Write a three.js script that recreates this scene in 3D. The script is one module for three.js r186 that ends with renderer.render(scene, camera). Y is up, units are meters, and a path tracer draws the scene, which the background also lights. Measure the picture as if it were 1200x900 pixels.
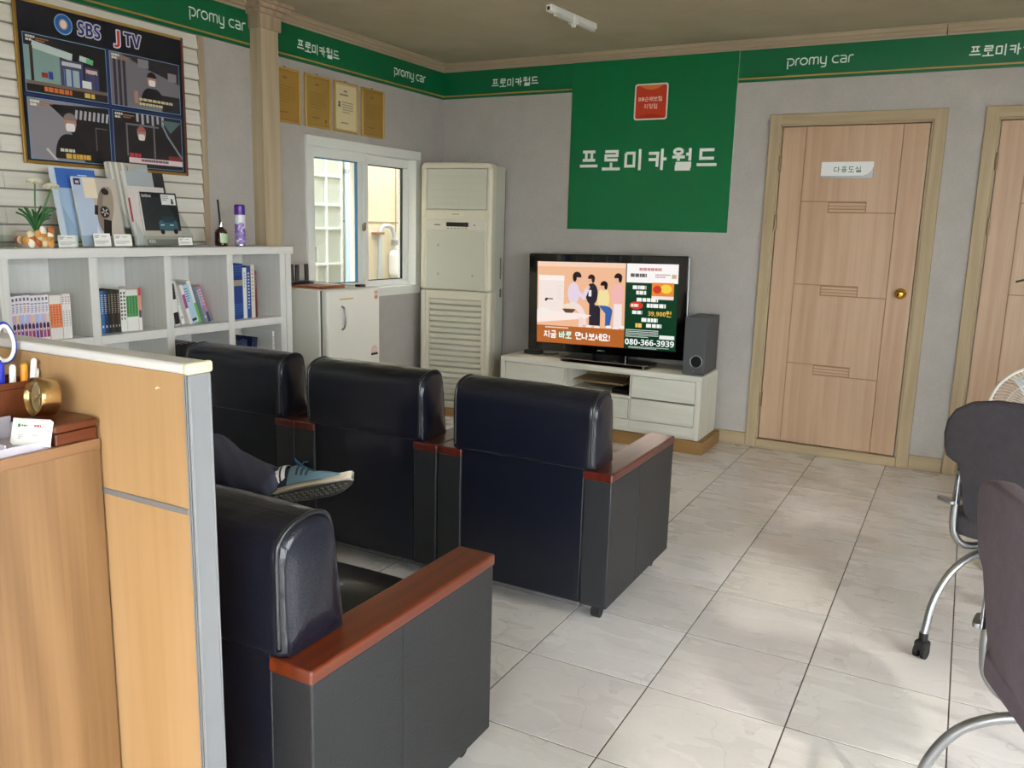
import * as THREE from 'three';
import { RoundedBoxGeometry } from 'three/addons/geometries/RoundedBoxGeometry.js';
import { mergeGeometries, mergeVertices, toCreasedNormals } from 'three/addons/utils/BufferGeometryUtils.js';
import { RectAreaLightUniformsLib } from 'three/addons/lights/RectAreaLightUniformsLib.js';

// ------------------------------------------------------------------ camera, sky, sun, exposure
const scene = new THREE.Scene();
const renderer = new THREE.WebGLRenderer({ antialias: true });
renderer.toneMapping = THREE.LinearToneMapping;
renderer.toneMappingExposure = 1.18;
renderer.shadowMap.enabled = true;
RectAreaLightUniformsLib.init();

const FPX = 979.0, YAW = 0.493, PITCH = -0.1844, ROLL = 0.0265;
const camera = new THREE.PerspectiveCamera(2 * Math.atan(450 / FPX) * 180 / Math.PI, 4 / 3, 0.05, 100);
{
  const F = new THREE.Vector3(-Math.sin(YAW) * Math.cos(PITCH), Math.sin(PITCH), -Math.cos(YAW) * Math.cos(PITCH));
  const R = new THREE.Vector3(Math.cos(YAW), 0, -Math.sin(YAW));
  const U = new THREE.Vector3().crossVectors(R, F);
  const c = Math.cos(ROLL), s = Math.sin(ROLL);
  const R2 = R.clone().multiplyScalar(c).addScaledVector(U, s), U2 = U.clone().multiplyScalar(c).addScaledVector(R, -s);
  camera.position.set(3.5139, 1.3443, 5.3633);
  camera.quaternion.setFromRotationMatrix(new THREE.Matrix4().makeBasis(R2, U2, F.clone().negate()));
}
scene.background = new THREE.Color(0.91, 0.96, 1.0);
scene.backgroundIntensity = 12;
const sun = new THREE.DirectionalLight(new THREE.Color(1.0, 0.95, 0.86), 3.2);
sun.position.set(9.4, 4.0, 7.0); sun.target.position.set(3.4, 0, 1.0);
sun.castShadow = true; sun.shadow.radius = 4;
Object.assign(sun.shadow.camera, { left: -8, right: 8, top: 8, bottom: -8, near: 0.1, far: 40 });
sun.name = 'sun'; scene.add(sun, sun.target);

// ------------------------------------------------------------------ helpers
let seed = 7;
const rnd = () => { seed = (seed * 1664525 + 1013904223) >>> 0; return seed / 4294967296; };
const rr = (a, b) => a + (b - a) * rnd();
const V = (x, y, z) => new THREE.Vector3(x, y, z);
const clamp = (v, a = 0, b = 1) => Math.min(b, Math.max(a, v));
const lerp = (a, b, t) => a + (b - a) * t;
const smooth = (a, b, x) => { const t = clamp((x - a) / (b - a)); return t * t * (3 - 2 * t); };
const hash2 = (i, j, s) => { let h = (i * 374761393 + j * 668265263 + s * 974711) | 0; h = Math.imul(h ^ (h >>> 13), 1274126177); return ((h ^ (h >>> 16)) >>> 0) / 4294967296; };
function vnoise(x, y, px, py, s) {                       // periodic value noise
  const i = Math.floor(x), j = Math.floor(y), fx = x - i, fy = y - j;
  const m = (a, n) => ((a % n) + n) % n, u = fx * fx * (3 - 2 * fx), v = fy * fy * (3 - 2 * fy);
  const a = hash2(m(i, px), m(j, py), s), b = hash2(m(i + 1, px), m(j, py), s), c = hash2(m(i, px), m(j + 1, py), s), d = hash2(m(i + 1, px), m(j + 1, py), s);
  return lerp(lerp(a, b, u), lerp(c, d, u), v);
}
function fbm(u, v, px, py, s, o = 4) { let t = 0, a = 0.5, n = 0; for (let k = 0; k < o; k++) { t += a * vnoise(u * px, v * py, px, py, s + k); n += a; a *= 0.5; px *= 2; py *= 2; } return t / n; }
function dataTex(w, h, size, fn, srgb = true) {          // fn(u, v) -> [r,g,b] 0..1 ; size = metres covered
  const d = new Uint8Array(w * h * 4);
  for (let j = 0; j < h; j++) for (let i = 0; i < w; i++) { const c = fn((i + 0.5) / w, (j + 0.5) / h), o = (j * w + i) * 4; for (let k = 0; k < 3; k++) d[o + k] = clamp(c[k]) * 255; d[o + 3] = 255; }
  const t = new THREE.DataTexture(d, w, h);
  t.wrapS = t.wrapT = THREE.RepeatWrapping; t.magFilter = THREE.LinearFilter; t.minFilter = THREE.LinearFilter;
  if (srgb) t.colorSpace = THREE.SRGBColorSpace;
  t.repeat.set(1 / size[0], 1 / size[1]); t.needsUpdate = true; return t;
}
const hex = (h) => [(h >> 16 & 255) / 255, (h >> 8 & 255) / 255, (h & 255) / 255];
const mix3 = (a, b, t) => [lerp(a[0], b[0], t), lerp(a[1], b[1], t), lerp(a[2], b[2], t)];
function canvasTex(w, h, draw) {
  const c = document.createElement('canvas'); c.width = w; c.height = h;
  const g = c.getContext('2d'); draw(g, w, h);
  const t = new THREE.CanvasTexture(c); t.colorSpace = THREE.SRGBColorSpace; t.magFilter = THREE.LinearFilter; return t;
}
const std = (o) => new THREE.MeshStandardMaterial(o);
const phy = (o) => new THREE.MeshPhysicalMaterial(o);

function boxUV(g, grain = 'y') {                          // planar uv in metres by dominant normal; v runs along the grain axis
  if (g.index) g = g.toNonIndexed();
  const p = g.attributes.position, n = p.count, uv = new Float32Array(n * 2), ax = 'xyz', gi = ax.indexOf(grain);
  const a = V(), b = V(), c = V(), e = V(), f = V();
  for (let i = 0; i < n; i += 3) {
    a.fromBufferAttribute(p, i); b.fromBufferAttribute(p, i + 1); c.fromBufferAttribute(p, i + 2);
    e.subVectors(b, a); f.subVectors(c, a); e.cross(f);
    const m = [Math.abs(e.x), Math.abs(e.y), Math.abs(e.z)], k = m.indexOf(Math.max(...m));
    const o = [0, 1, 2].filter((q) => q !== k);
    const vi = o.includes(gi) ? gi : o[1], ui = o.find((q) => q !== vi);
    [a, b, c].forEach((w, q) => { uv[(i + q) * 2] = w.getComponent(ui) + 0.37 * k; uv[(i + q) * 2 + 1] = w.getComponent(vi); });
  }
  g.setAttribute('uv', new THREE.BufferAttribute(uv, 2)); return g;
}
function bx(x0, x1, y0, y1, z0, z1, r = 0.003, grain = 'y', seg = 1) {
  const w = x1 - x0, h = y1 - y0, d = z1 - z0; r = Math.min(r, w * 0.45, h * 0.45, d * 0.45);
  const g = r > 0 ? new RoundedBoxGeometry(w, h, d, seg, r) : new THREE.BoxGeometry(w, h, d);
  g.translate((x0 + x1) / 2, (y0 + y1) / 2, (z0 + z1) / 2); return boxUV(g, grain);
}
function cyl(r0, r1, h, seg = 24, cx = 0, cy = 0, cz = 0, axis = 'y') {
  const g = new THREE.CylinderGeometry(r1, r0, h, seg); if (axis === 'x') g.rotateZ(-Math.PI / 2); if (axis === 'z') g.rotateX(Math.PI / 2);
  g.translate(cx, cy, cz); return g;
}
function tube(pts, r, seg = 24, rad = 8, closed = false, tension = 0.5) { return new THREE.TubeGeometry(new THREE.CatmullRomCurve3(pts.map((p) => V(...p)), closed, 'catmullrom', tension), seg, r, rad, closed); }
function lathe(pts, seg = 32) { return new THREE.LatheGeometry(pts.map((p) => new THREE.Vector2(...p)), seg); }
function merge(list) { return mergeGeometries(list.map((g) => { let q = g.index ? g.toNonIndexed() : g; for (const k of Object.keys(q.attributes)) if (!['position', 'normal', 'uv'].includes(k)) q.deleteAttribute(k); if (!q.attributes.uv) q.setAttribute('uv', new THREE.BufferAttribute(new Float32Array(q.attributes.position.count * 2), 2)); q.morphAttributes = {}; return q; }), false); }
function extrude(pts, depth, bevel = 0, seg = 2, holes = []) {
  const s = new THREE.Shape(pts.map((p) => new THREE.Vector2(...p)));
  for (const h of holes) s.holes.push(new THREE.Path(h.map((p) => new THREE.Vector2(...p))));
  return new THREE.ExtrudeGeometry(s, { depth, bevelEnabled: bevel > 0, bevelThickness: bevel, bevelSize: bevel, bevelOffset: -bevel, bevelSegments: seg, curveSegments: 16 });
}
function rrect(x0, x1, y0, y1, r, n = 6) { const o = []; for (const [cx, cy, a] of [[x1 - r, y1 - r, 0], [x0 + r, y1 - r, 1], [x0 + r, y0 + r, 2], [x1 - r, y0 + r, 3]]) for (let k = 0; k <= n; k++) { const t = (a + k / n) * Math.PI / 2; o.push([cx + r * Math.cos(t), cy + r * Math.sin(t)]); } return o; }

const used = {};
function numbered(n) { if (!(n in used)) { used[n] = 0; return n; } used[n]++; return n + '_' + String(used[n]).padStart(3, '0'); }
function shadows(o) { o.traverse((m) => { if (m.isMesh) { m.castShadow = true; m.receiveShadow = true; } }); }
function thing(name, label, category, group) {
  const o = new THREE.Group(); o.name = numbered(name); o.userData = { label, category }; if (group) o.userData.group = group; scene.add(o); return o;
}
function part(name, geo, m, parent, label) { const o = new THREE.Mesh(geo, m); o.name = name; if (label) o.userData.label = label; parent.add(o); return o; }
function single(name, geo, m, label, category, group) { const o = new THREE.Mesh(geo, m); o.name = numbered(name); o.userData = { label, category }; if (group) o.userData.group = group; scene.add(o); return base(o); }
function struct(name, label, category, geo, m) { const o = geo ? new THREE.Mesh(geo, m) : new THREE.Group(); o.name = name; o.userData = { kind: 'structure', label, category }; scene.add(o); return o; }
function base(o) {                                         // move the origin of a thing built in world coordinates to its base
  o.updateMatrixWorld(true); const b = new THREE.Box3().setFromObject(o), p = V((b.min.x + b.max.x) / 2, b.min.y, (b.min.z + b.max.z) / 2);
  if (o.isMesh) { o.geometry = o.geometry.clone(); o.geometry.translate(-p.x, -p.y, -p.z); } 
  for (const c of o.children) c.position.sub(p);
  o.position.copy(p); return o;
}
function place(o, x, y, z, ry = 0) { o.position.set(x, y, z); o.rotation.y = ry; return o; }
function copy(src, label) { const c = src.clone(); c.name = numbered(src.name.replace(/_\d{3}$/, '')); c.userData = { ...src.userData }; if (label) c.userData.label = label; scene.add(c); return c; }
function printBox(w, h, d, front, side) { const g = new THREE.BoxGeometry(w, h, d); const m = new THREE.Mesh(g, [side, side, side, side, front, side]); return m; }
function printPart(name, w, h, d, front, side, parent, pos, ry = 0, rx = 0) { const m = printBox(w, h, d, front, side); m.name = name; m.position.set(...pos); m.rotation.set(rx, ry, 0, 'YXZ'); parent.add(m); return m; }

// naive surface nets on a signed distance field
function sdfMesh(fn, min, max, cell, colorFn) {
  const n = [0, 1, 2].map((k) => Math.ceil((max[k] - min[k]) / cell) + 1), [nx, ny, nz] = n;
  const f = new Float32Array(nx * ny * nz), id = (i, j, k) => (k * ny + j) * nx + i;
  for (let k = 0; k < nz; k++) for (let j = 0; j < ny; j++) for (let i = 0; i < nx; i++) f[id(i, j, k)] = fn(min[0] + i * cell, min[1] + j * cell, min[2] + k * cell);
  const vid = new Int32Array(nx * ny * nz).fill(-1), pos = [], nor = [], col = [], idx = [];
  for (let k = 0; k < nz - 1; k++) for (let j = 0; j < ny - 1; j++) for (let i = 0; i < nx - 1; i++) {
    let m = 0, c = 0, sx = 0, sy = 0, sz = 0; const v = [];
    for (let q = 0; q < 8; q++) { v[q] = f[id(i + (q & 1), j + (q >> 1 & 1), k + (q >> 2))]; if (v[q] < 0) m |= 1 << q; }
    if (m === 0 || m === 255) continue;
    for (let a = 0; a < 8; a++) for (const bit of [1, 2, 4]) { if (a & bit) continue; const b = a | bit; if ((v[a] < 0) === (v[b] < 0)) continue; const t = v[a] / (v[a] - v[b]); sx += (a & 1) + (bit === 1 ? t : 0); sy += (a >> 1 & 1) + (bit === 2 ? t : 0); sz += (a >> 2) + (bit === 4 ? t : 0); c++; }
    const x = min[0] + (i + sx / c) * cell, y = min[1] + (j + sy / c) * cell, z = min[2] + (k + sz / c) * cell, e = cell * 0.5;
    vid[id(i, j, k)] = pos.length / 3; pos.push(x, y, z);
    const g = V(fn(x + e, y, z) - fn(x - e, y, z), fn(x, y + e, z) - fn(x, y - e, z), fn(x, y, z + e) - fn(x, y, z - e)).normalize(); nor.push(g.x, g.y, g.z);
    if (colorFn) col.push(...colorFn(x, y, z));
  }
  const quad = (a, b, c, d, flip) => { if (a < 0 || b < 0 || c < 0 || d < 0) return; flip ? idx.push(a, c, b, a, d, c) : idx.push(a, b, c, a, c, d); };
  for (let k = 1; k < nz - 1; k++) for (let j = 1; j < ny - 1; j++) for (let i = 1; i < nx - 1; i++) {
    const s = f[id(i, j, k)] < 0;
    if (s !== f[id(i + 1, j, k)] < 0) quad(vid[id(i, j - 1, k - 1)], vid[id(i, j, k - 1)], vid[id(i, j, k)], vid[id(i, j - 1, k)], !s);
    if (s !== f[id(i, j + 1, k)] < 0) quad(vid[id(i - 1, j, k - 1)], vid[id(i - 1, j, k)], vid[id(i, j, k)], vid[id(i, j, k - 1)], !s);
    if (s !== f[id(i, j, k + 1)] < 0) quad(vid[id(i - 1, j - 1, k)], vid[id(i, j - 1, k)], vid[id(i, j, k)], vid[id(i - 1, j, k)], !s);
  }
  const g = new THREE.BufferGeometry();
  g.setAttribute('position', new THREE.Float32BufferAttribute(pos, 3)); g.setAttribute('normal', new THREE.Float32BufferAttribute(nor, 3));
  if (colorFn) g.setAttribute('color', new THREE.Float32BufferAttribute(col, 3)); g.setIndex(idx); return g;
}
const smin = (a, b, k) => { const h = clamp(0.5 + 0.5 * (b - a) / k); return lerp(b, a, h) - k * h * (1 - h); };
function capsule(x, y, z, A, B, ra, rb) { const bx_ = B[0] - A[0], by = B[1] - A[1], bz = B[2] - A[2], px = x - A[0], py = y - A[1], pz = z - A[2]; const t = clamp((px * bx_ + py * by + pz * bz) / (bx_ * bx_ + by * by + bz * bz)); return Math.hypot(px - bx_ * t, py - by * t, pz - bz * t) - lerp(ra, rb, t); }

// ------------------------------------------------------------------ Korean lettering drawn with strokes
const JC = {
  'ㄱ': [[0, .1, .94, .1, .9, 1]], 'ㄴ': [[.06, 0, .06, .9, 1, .9]], 'ㄷ': [[1, .08, .06, .08, .06, .92, 1, .92]], 'ㄹ': [[0, .06, .95, .06, .95, .5, .06, .5, .06, .94, 1, .94]],
  'ㅁ': [[.05, .06, .95, .06, .95, .94, .05, .94, .05, .06]], 'ㅂ': [[.08, 0, .08, .94, .92, .94, .92, 0], [.08, .48, .92, .48]], 'ㅅ': [[.5, 0, .48, .35, 0, 1], [.5, .38, 1, 1]], 'ㅇ': ['o'],
  'ㅈ': [[0, .06, 1, .06], [.5, .06, .48, .4, 0, 1], [.5, .42, 1, 1]], 'ㅊ': [[.5, -.12, .5, .12], [0, .14, 1, .14], [.5, .14, .48, .45, 0, 1], [.5, .46, 1, 1]], 'ㅋ': [[0, .1, .94, .1, .9, 1], [0, .52, .9, .52]],
  'ㅌ': [[1, .06, .06, .06, .06, .94, 1, .94], [.06, .5, .95, .5]], 'ㅍ': [[0, .06, 1, .06], [.28, .06, .28, .92], [.72, .06, .72, .92], [0, .94, 1, .94]], 'ㅎ': [[.5, -.1, .5, .1], [0, .2, 1, .2], 'h'], '': [],
};
const CHO = 'ㄱ,ㄱㄱ,ㄴ,ㄷ,ㄷㄷ,ㄹ,ㅁ,ㅂ,ㅂㅂ,ㅅ,ㅅㅅ,ㅇ,ㅈ,ㅈㅈ,ㅊ,ㅋ,ㅌ,ㅍ,ㅎ'.split(','), JONG = ',ㄱ,ㄱㄱ,ㄱㅅ,ㄴ,ㄴㅈ,ㄴㅎ,ㄷ,ㄹ,ㄹㄱ,ㄹㅁ,ㄹㅂ,ㄹㅅ,ㄹㅌ,ㄹㅍ,ㄹㅎ,ㅁ,ㅂ,ㅂㅅ,ㅅ,ㅅㅅ,ㅇ,ㅈ,ㅊ,ㅋ,ㅌ,ㅍ,ㅎ'.split(',');
// vowels: [kind, strokes]; v = beside, h = below, c = both (h strokes, v strokes)
const VS = { a: [[.3, 0, .3, 1], [.3, .48, .9, .48]], eo: [[.7, 0, .7, 1], [.1, .48, .7, .48]], i: [[.5, 0, .5, 1]], ya: [[.3, 0, .3, 1], [.3, .32, .9, .32], [.3, .64, .9, .64]], yeo: [[.7, 0, .7, 1], [.1, .32, .7, .32], [.1, .64, .7, .64]], ae: [[.2, 0, .2, 1], [.8, 0, .8, 1], [.2, .48, .8, .48]], e: [[.45, .03, .45, .97], [.9, 0, .9, 1], [.0, .48, .45, .48]] };
const HS = { o: [[0, .9, 1, .9], [.5, .9, .5, .1]], u: [[0, .2, 1, .2], [.5, .2, .5, 1]], eu: [[0, .5, 1, .5]], yo: [[0, .9, 1, .9], [.32, .9, .32, .1], [.68, .9, .68, .1]], yu: [[0, .2, 1, .2], [.32, .2, .32, 1], [.68, .2, .68, 1]] };
const JUNG = [['v', 'a'], ['v', 'ae'], ['v', 'ya'], ['v', 'ae'], ['v', 'eo'], ['v', 'e'], ['v', 'yeo'], ['v', 'e'], ['h', 'o'], ['c', 'o', 'a'], ['c', 'o', 'ae'], ['c', 'o', 'i'], ['h', 'yo'], ['h', 'u'], ['c', 'u', 'eo'], ['c', 'u', 'e'], ['c', 'u', 'i'], ['h', 'yu'], ['h', 'eu'], ['c', 'eu', 'i'], ['v', 'i']];
function strokes(g, list, X0, Y0, S, b) {
  const [x0, y0, x1, y1] = b, px = (x) => X0 + S * lerp(x0, x1, x), py = (y) => Y0 + S * lerp(y0, y1, y);
  for (const s of list) {
    g.beginPath();
    if (s === 'o') g.ellipse((px(0) + px(1)) / 2, (py(0) + py(1)) / 2, S * Math.abs(x1 - x0) * .42, S * Math.abs(y1 - y0) * .44, 0, 0, 7);
    else if (s === 'h') g.ellipse((px(0) + px(1)) / 2, py(.68), S * Math.abs(x1 - x0) * .36, S * Math.abs(y1 - y0) * .28, 0, 0, 7);
    else { g.moveTo(px(s[0]), py(s[1])); for (let k = 2; k < s.length; k += 2) g.lineTo(px(s[k]), py(s[k + 1])); }
    g.stroke();
  }
}
function cons(g, str, X, Y, S, b) { if (str.length === 2) { const m = (b[0] + b[2]) / 2, w = (b[2] - b[0]) * .06; strokes(g, JC[str[0]], X, Y, S, [b[0], b[1], m - w, b[3]]); strokes(g, JC[str[1]], X, Y, S, [m + w, b[1], b[2], b[3]]); } else strokes(g, JC[str], X, Y, S, b); }
function syllable(g, ch, X, Y, S) {
  const n = ch.charCodeAt(0) - 0xac00, L = CHO[Math.floor(n / 588)], [k, p, q] = JUNG[Math.floor(n % 588 / 28)], T = JONG[n % 28];
  if (k === 'v') { const wide = p === 'ae' || p === 'e'; if (T) { cons(g, L, X, Y, S, [.06, .05, wide ? .46 : .54, .5]); strokes(g, VS[p], X, Y, S, [wide ? .54 : .6, 0, .98, .56]); cons(g, T, X, Y, S, [.2, .66, .93, .98]); } else { cons(g, L, X, Y, S, [.04, .14, wide ? .44 : .52, .84]); strokes(g, VS[p], X, Y, S, [wide ? .52 : .6, 0, .98, 1]); } }
  else if (k === 'h') { if (T) { cons(g, L, X, Y, S, [.2, .02, .8, .32]); strokes(g, HS[p], X, Y, S, [.02, .36, .98, .58]); cons(g, T, X, Y, S, [.2, .68, .82, .98]); } else { cons(g, L, X, Y, S, [.16, .06, .84, .52]); strokes(g, HS[p], X, Y, S, [.02, .58, .98, .96]); } }
  else if (T) { cons(g, L, X, Y, S, [.08, .02, .54, .28]); strokes(g, HS[p], X, Y, S, [.02, .36, .64, .58]); strokes(g, VS[q], X, Y, S, [.66, 0, .98, .58]); cons(g, T, X, Y, S, [.2, .68, .93, .98]); }
  else { cons(g, L, X, Y, S, [.08, .06, .54, .44]); strokes(g, HS[p], X, Y, S, [.02, .54, .64, .86]); strokes(g, VS[q], X, Y, S, [.66, 0, .98, 1]); }
}
// text with Hangul; x, y = top left; S = syllable height; w = stroke width as a share of S; adv = step
function ktext(g, str, x, y, S, w = .13, color = '#fff', adv = 1.08, outline) {
  g.save(); g.lineCap = 'butt'; g.lineJoin = 'miter';
  for (const pass of outline ? [1, 0] : [0]) {
    let cx = x; g.strokeStyle = pass ? outline : color; g.fillStyle = pass ? outline : color; g.lineWidth = S * (w + (pass ? .14 : 0));
    for (const ch of str) {
      const code = ch.charCodeAt(0);
      if (code >= 0xac00 && code <= 0xd7a3) { syllable(g, ch, cx, y, S); cx += S * adv; }
      else if (ch === ' ') cx += S * .45;
      else { g.font = `bold ${S * 1.05}px sans-serif`; g.textBaseline = 'alphabetic'; if (pass) { g.lineWidth = S * .16; g.strokeText(ch, cx, y + S * .92); g.lineWidth = S * (w + .14); } g.fillText(ch, cx, y + S * .92); cx += g.measureText(ch).width * 1.04; }
    }
  }
  g.restore();
}
function kwidth(g, str, S, adv = 1.08) { let c = 0; for (const ch of str) { const code = ch.charCodeAt(0); if (code >= 0xac00 && code <= 0xd7a3) c += S * adv; else if (ch === ' ') c += S * .45; else { g.font = `bold ${S * 1.05}px sans-serif`; c += g.measureText(ch).width * 1.04; } } return c; }
// rounded "promy car" word mark, drawn with strokes
function promy(g, x, y, H, color = '#fff') {               // H = x-height
  g.save(); g.strokeStyle = color; g.lineWidth = H * .2; g.lineCap = 'round'; g.lineJoin = 'round'; const a = H * .5;
  const S = (f) => { g.beginPath(); f(); g.stroke(); }; let c = x;
  S(() => { g.moveTo(c, y + H * 1.5); g.lineTo(c, y + H * .35); g.moveTo(c - H * .1, y); g.lineTo(c + a, y); g.arc(c + a, y + a, a, -Math.PI / 2, Math.PI / 2); g.lineTo(c + a * .7, y + H); }); c += H * 1.32;
  S(() => { g.moveTo(c, y + H); g.lineTo(c, y + H * .4); g.arc(c + H * .4, y + H * .4, H * .4, Math.PI, -Math.PI / 2); g.lineTo(c + H * .5, y); }); c += H * .72;
  S(() => { g.ellipse(c + H * .56, y + a, H * .56, a, 0, 0, 7); }); c += H * 1.46;
  S(() => { g.moveTo(c, y + H); g.lineTo(c, y + H * .3); g.quadraticCurveTo(c, y, c + H * .3, y); g.lineTo(c + H * .42, y); g.quadraticCurveTo(c + H * .7, y, c + H * .7, y + H * .3); g.lineTo(c + H * .7, y + H); g.moveTo(c + H * .7, y + H * .3); g.quadraticCurveTo(c + H * .7, y, c + H, y); g.lineTo(c + H * 1.12, y); g.quadraticCurveTo(c + H * 1.4, y, c + H * 1.4, y + H * .3); g.lineTo(c + H * 1.4, y + H); }); c += H * 1.78;
  S(() => { g.moveTo(c, y); g.lineTo(c, y + H * .6); g.quadraticCurveTo(c, y + H, c + H * .4, y + H); g.lineTo(c + H * .85, y + H); g.moveTo(c + H * .85, y); g.lineTo(c + H * .85, y + H * 1.2); g.quadraticCurveTo(c + H * .85, y + H * 1.5, c + H * .5, y + H * 1.5); g.lineTo(c + H * .2, y + H * 1.5); }); c += H * 1.85;
  S(() => { g.moveTo(c + H * .9, y); g.lineTo(c + a, y); g.arc(c + a, y + a, a, -Math.PI / 2, Math.PI / 2, true); g.lineTo(c + H * .9, y + H); }); c += H * 1.28;
  S(() => { g.moveTo(c, y); g.lineTo(c + H * .5, y); g.quadraticCurveTo(c + H * .86, y, c + H * .86, y + H * .35); g.lineTo(c + H * .86, y + H); g.lineTo(c + H * .3, y + H); g.quadraticCurveTo(c, y + H, c, y + H * .74); g.quadraticCurveTo(c, y + H * .48, c + H * .3, y + H * .48); g.lineTo(c + H * .86, y + H * .48); }); c += H * 1.26;
  S(() => { g.moveTo(c, y + H); g.lineTo(c, y + H * .4); g.quadraticCurveTo(c, y, c + H * .4, y); g.lineTo(c + H * .62, y); });
  g.restore(); return c + H * .62 - x;
}
function greek(g, x, y, w, h, color, lines = 3, gap = .55, s = 3) {       // lines too small to read
  g.fillStyle = color; const lh = h / lines;
  for (let k = 0; k < lines; k++) { let cx = x; const end = x + w * (k === lines - 1 ? .7 : 1); let q = 0; while (cx < end) { const ww = Math.min(end - cx, lh * (.5 + hash2(k, q, s) * .9)); g.fillRect(cx, y + k * lh, ww * .86, lh * gap); cx += ww; q++; } }
}

// ------------------------------------------------------------------ materials
const wood = (a, b, size, s, o = {}) => dataTex(o.w || 512, o.h || 512, size, (u, v) => {
  const warp = (fbm(u, v, 3, 2, s, 3) - .5) * (o.warp ?? .5);
  const ring = .5 + .5 * Math.sin((u + warp * .35) * Math.PI * 2 * (o.rings || 9) + Math.sin(v * Math.PI * 2) * (o.cath || 1.2));
  const fine = fbm(u, v, 64, 4, s + 9, 3), broad = fbm(u, v, 6, 2, s + 17, 3), pore = vnoise(u * 180, v * 18, 180, 18, s + 30) > .8 ? 1 : 0;
  return mix3(hex(a), hex(b), clamp(ring * (o.ring ?? .35) + fine * .5 + (broad - .5) * .7 - .1 + pore * (o.pore ?? .12)));
});
const M = {};
M.wallpaper = std({ color: 0xffffff, roughness: .92, map: dataTex(512, 512, [1, 1], (u, v) => { const n = fbm(u, v, 10, 10, 3, 4), w = vnoise(u * 256, v * 90, 256, 90, 5) * .5 + vnoise(u * 90, v * 256, 90, 256, 6) * .5; return mix3(hex(0xaca7a1), hex(0xbfbab4), clamp(n * .5 + w * .5)); }), bumpMap: dataTex(512, 512, [.5, .5], (u, v) => { const w = vnoise(u * 200, v * 60, 200, 60, 5) * .5 + vnoise(u * 60, v * 200, 60, 200, 6) * .5; return [w, w, w]; }, false), bumpScale: .0006 });
M.ceiling = std({ roughness: .95, map: dataTex(512, 512, [1.2, 1.2], (u, v) => { const n = fbm(u, v, 8, 8, 13, 5); return mix3(hex(0xaba186), hex(0xb9af96), n); }) });
M.casing = std({ roughness: .55, map: wood(0xb9a685, 0xa08c69, [.3, 1.2], 21, { ring: .25, rings: 5, pore: .05 }) });
M.crown = std({ roughness: .5, map: wood(0xb8a68c, 0x9a846a, [.3, 1.2], 25, { ring: .25, rings: 5, pore: .05 }) });
M.pillar = std({ roughness: .55, map: wood(0xc4b497, 0xaa977a, [.25, 1.3], 29, { ring: .35, rings: 4, pore: .06 }) });
M.door = std({ roughness: .45, map: wood(0xc8a88a, 0xae8b6b, [.5, 1.6], 33, { ring: .22, rings: 7, pore: .1 }) });
M.groove = std({ color: 0x957858, roughness: .8 });
M.green = std({ color: 0x00663c, roughness: .3 });
M.white = std({ color: 0xe9e9e4, roughness: .45 });
M.shelfWhite = std({ roughness: .42, map: dataTex(256, 256, [.4, 1.2], (u, v) => { const n = fbm(u, v, 40, 4, 51, 3); return mix3(hex(0xe9e9e5), hex(0xdcdcd6), n); }) });
M.siding = [0xe6e2d6, 0xe0dcd0, 0xe9e6dc].map((c, i) => std({ color: 0xffffff, roughness: .5, map: dataTex(256, 256, [1.3, .3], (u, v) => { const n = fbm(u, v, 4, 24, 57 + i, 4); const h = hex(c); return mix3(h, mix3(h, [0.5, .48, .42], .14), n); }) }));
M.sidingGap = std({ color: 0x8f8b80, roughness: .9 });
M.gold = std({ color: 0xb08a45, roughness: .35, metalness: .7 });
M.goldPale = std({ color: 0xc9a75e, roughness: .4, metalness: .5 });
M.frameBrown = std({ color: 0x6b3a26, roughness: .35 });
M.brass = std({ color: 0xd8a63c, roughness: .14, metalness: 1 });
M.brassOld = phy({ color: 0xc4a26c, roughness: .26, metalness: 1 });
M.chrome = std({ color: 0xc9ccd0, roughness: .22, metalness: 1 });
M.steel = std({ color: 0xa9abad, roughness: .32, metalness: .9 });
M.hinge = std({ color: 0x8c7a5d, roughness: .35, metalness: .8 });
M.pvc = std({ color: 0xe6e8e2, roughness: .35 });
M.gasket = std({ color: 0x23282b, roughness: .6 });
M.blueGasket = std({ color: 0x2b6f94, roughness: .5 });
M.glass = phy({ color: 0xffffff, roughness: .0, transmission: 1, thickness: 0, ior: 1.5 });
M.acrylic = phy({ color: 0xf4f8f8, roughness: .04, transmission: 1, thickness: 0, ior: 1.49 });
M.frosted = phy({ color: 0xf2f0f6, roughness: .35, transmission: .7, thickness: 0, ior: 1.49 });
M.leather = phy({ color: new THREE.Color().setRGB(.005, .0065, .014), roughness: .36, specularIntensity: .6, clearcoat: .5, clearcoatRoughness: .1, bumpMap: dataTex(512, 512, [.25, .25], (u, v) => { const a = vnoise(u * 110, v * 110, 110, 110, 71), b = fbm(u, v, 6, 6, 77, 3); const n = a * .35 + b * .65; return [n, n, n]; }, false), bumpScale: .001 });
M.vinyl = phy({ color: new THREE.Color().setRGB(.012, .0135, .016), roughness: .5, clearcoat: .15, clearcoatRoughness: .45, bumpMap: dataTex(512, 512, [.4, .4], (u, v) => { const a = vnoise(u * 130, v * 130, 130, 130, 81), b = fbm(u, v, 4, 4, 87, 4); const n = a * .3 + b * .7; return [n, n, n]; }, false), bumpScale: .0016 });
M.piping = phy({ color: new THREE.Color().setRGB(.009, .01, .014), roughness: .3, clearcoat: .4 });
M.arm = phy({ roughness: .28, clearcoat: .5, clearcoatRoughness: .15, map: wood(0x733013, 0x521d0a, [.16, 1.0], 41, { ring: .4, rings: 4, pore: .15 }) });
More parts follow.
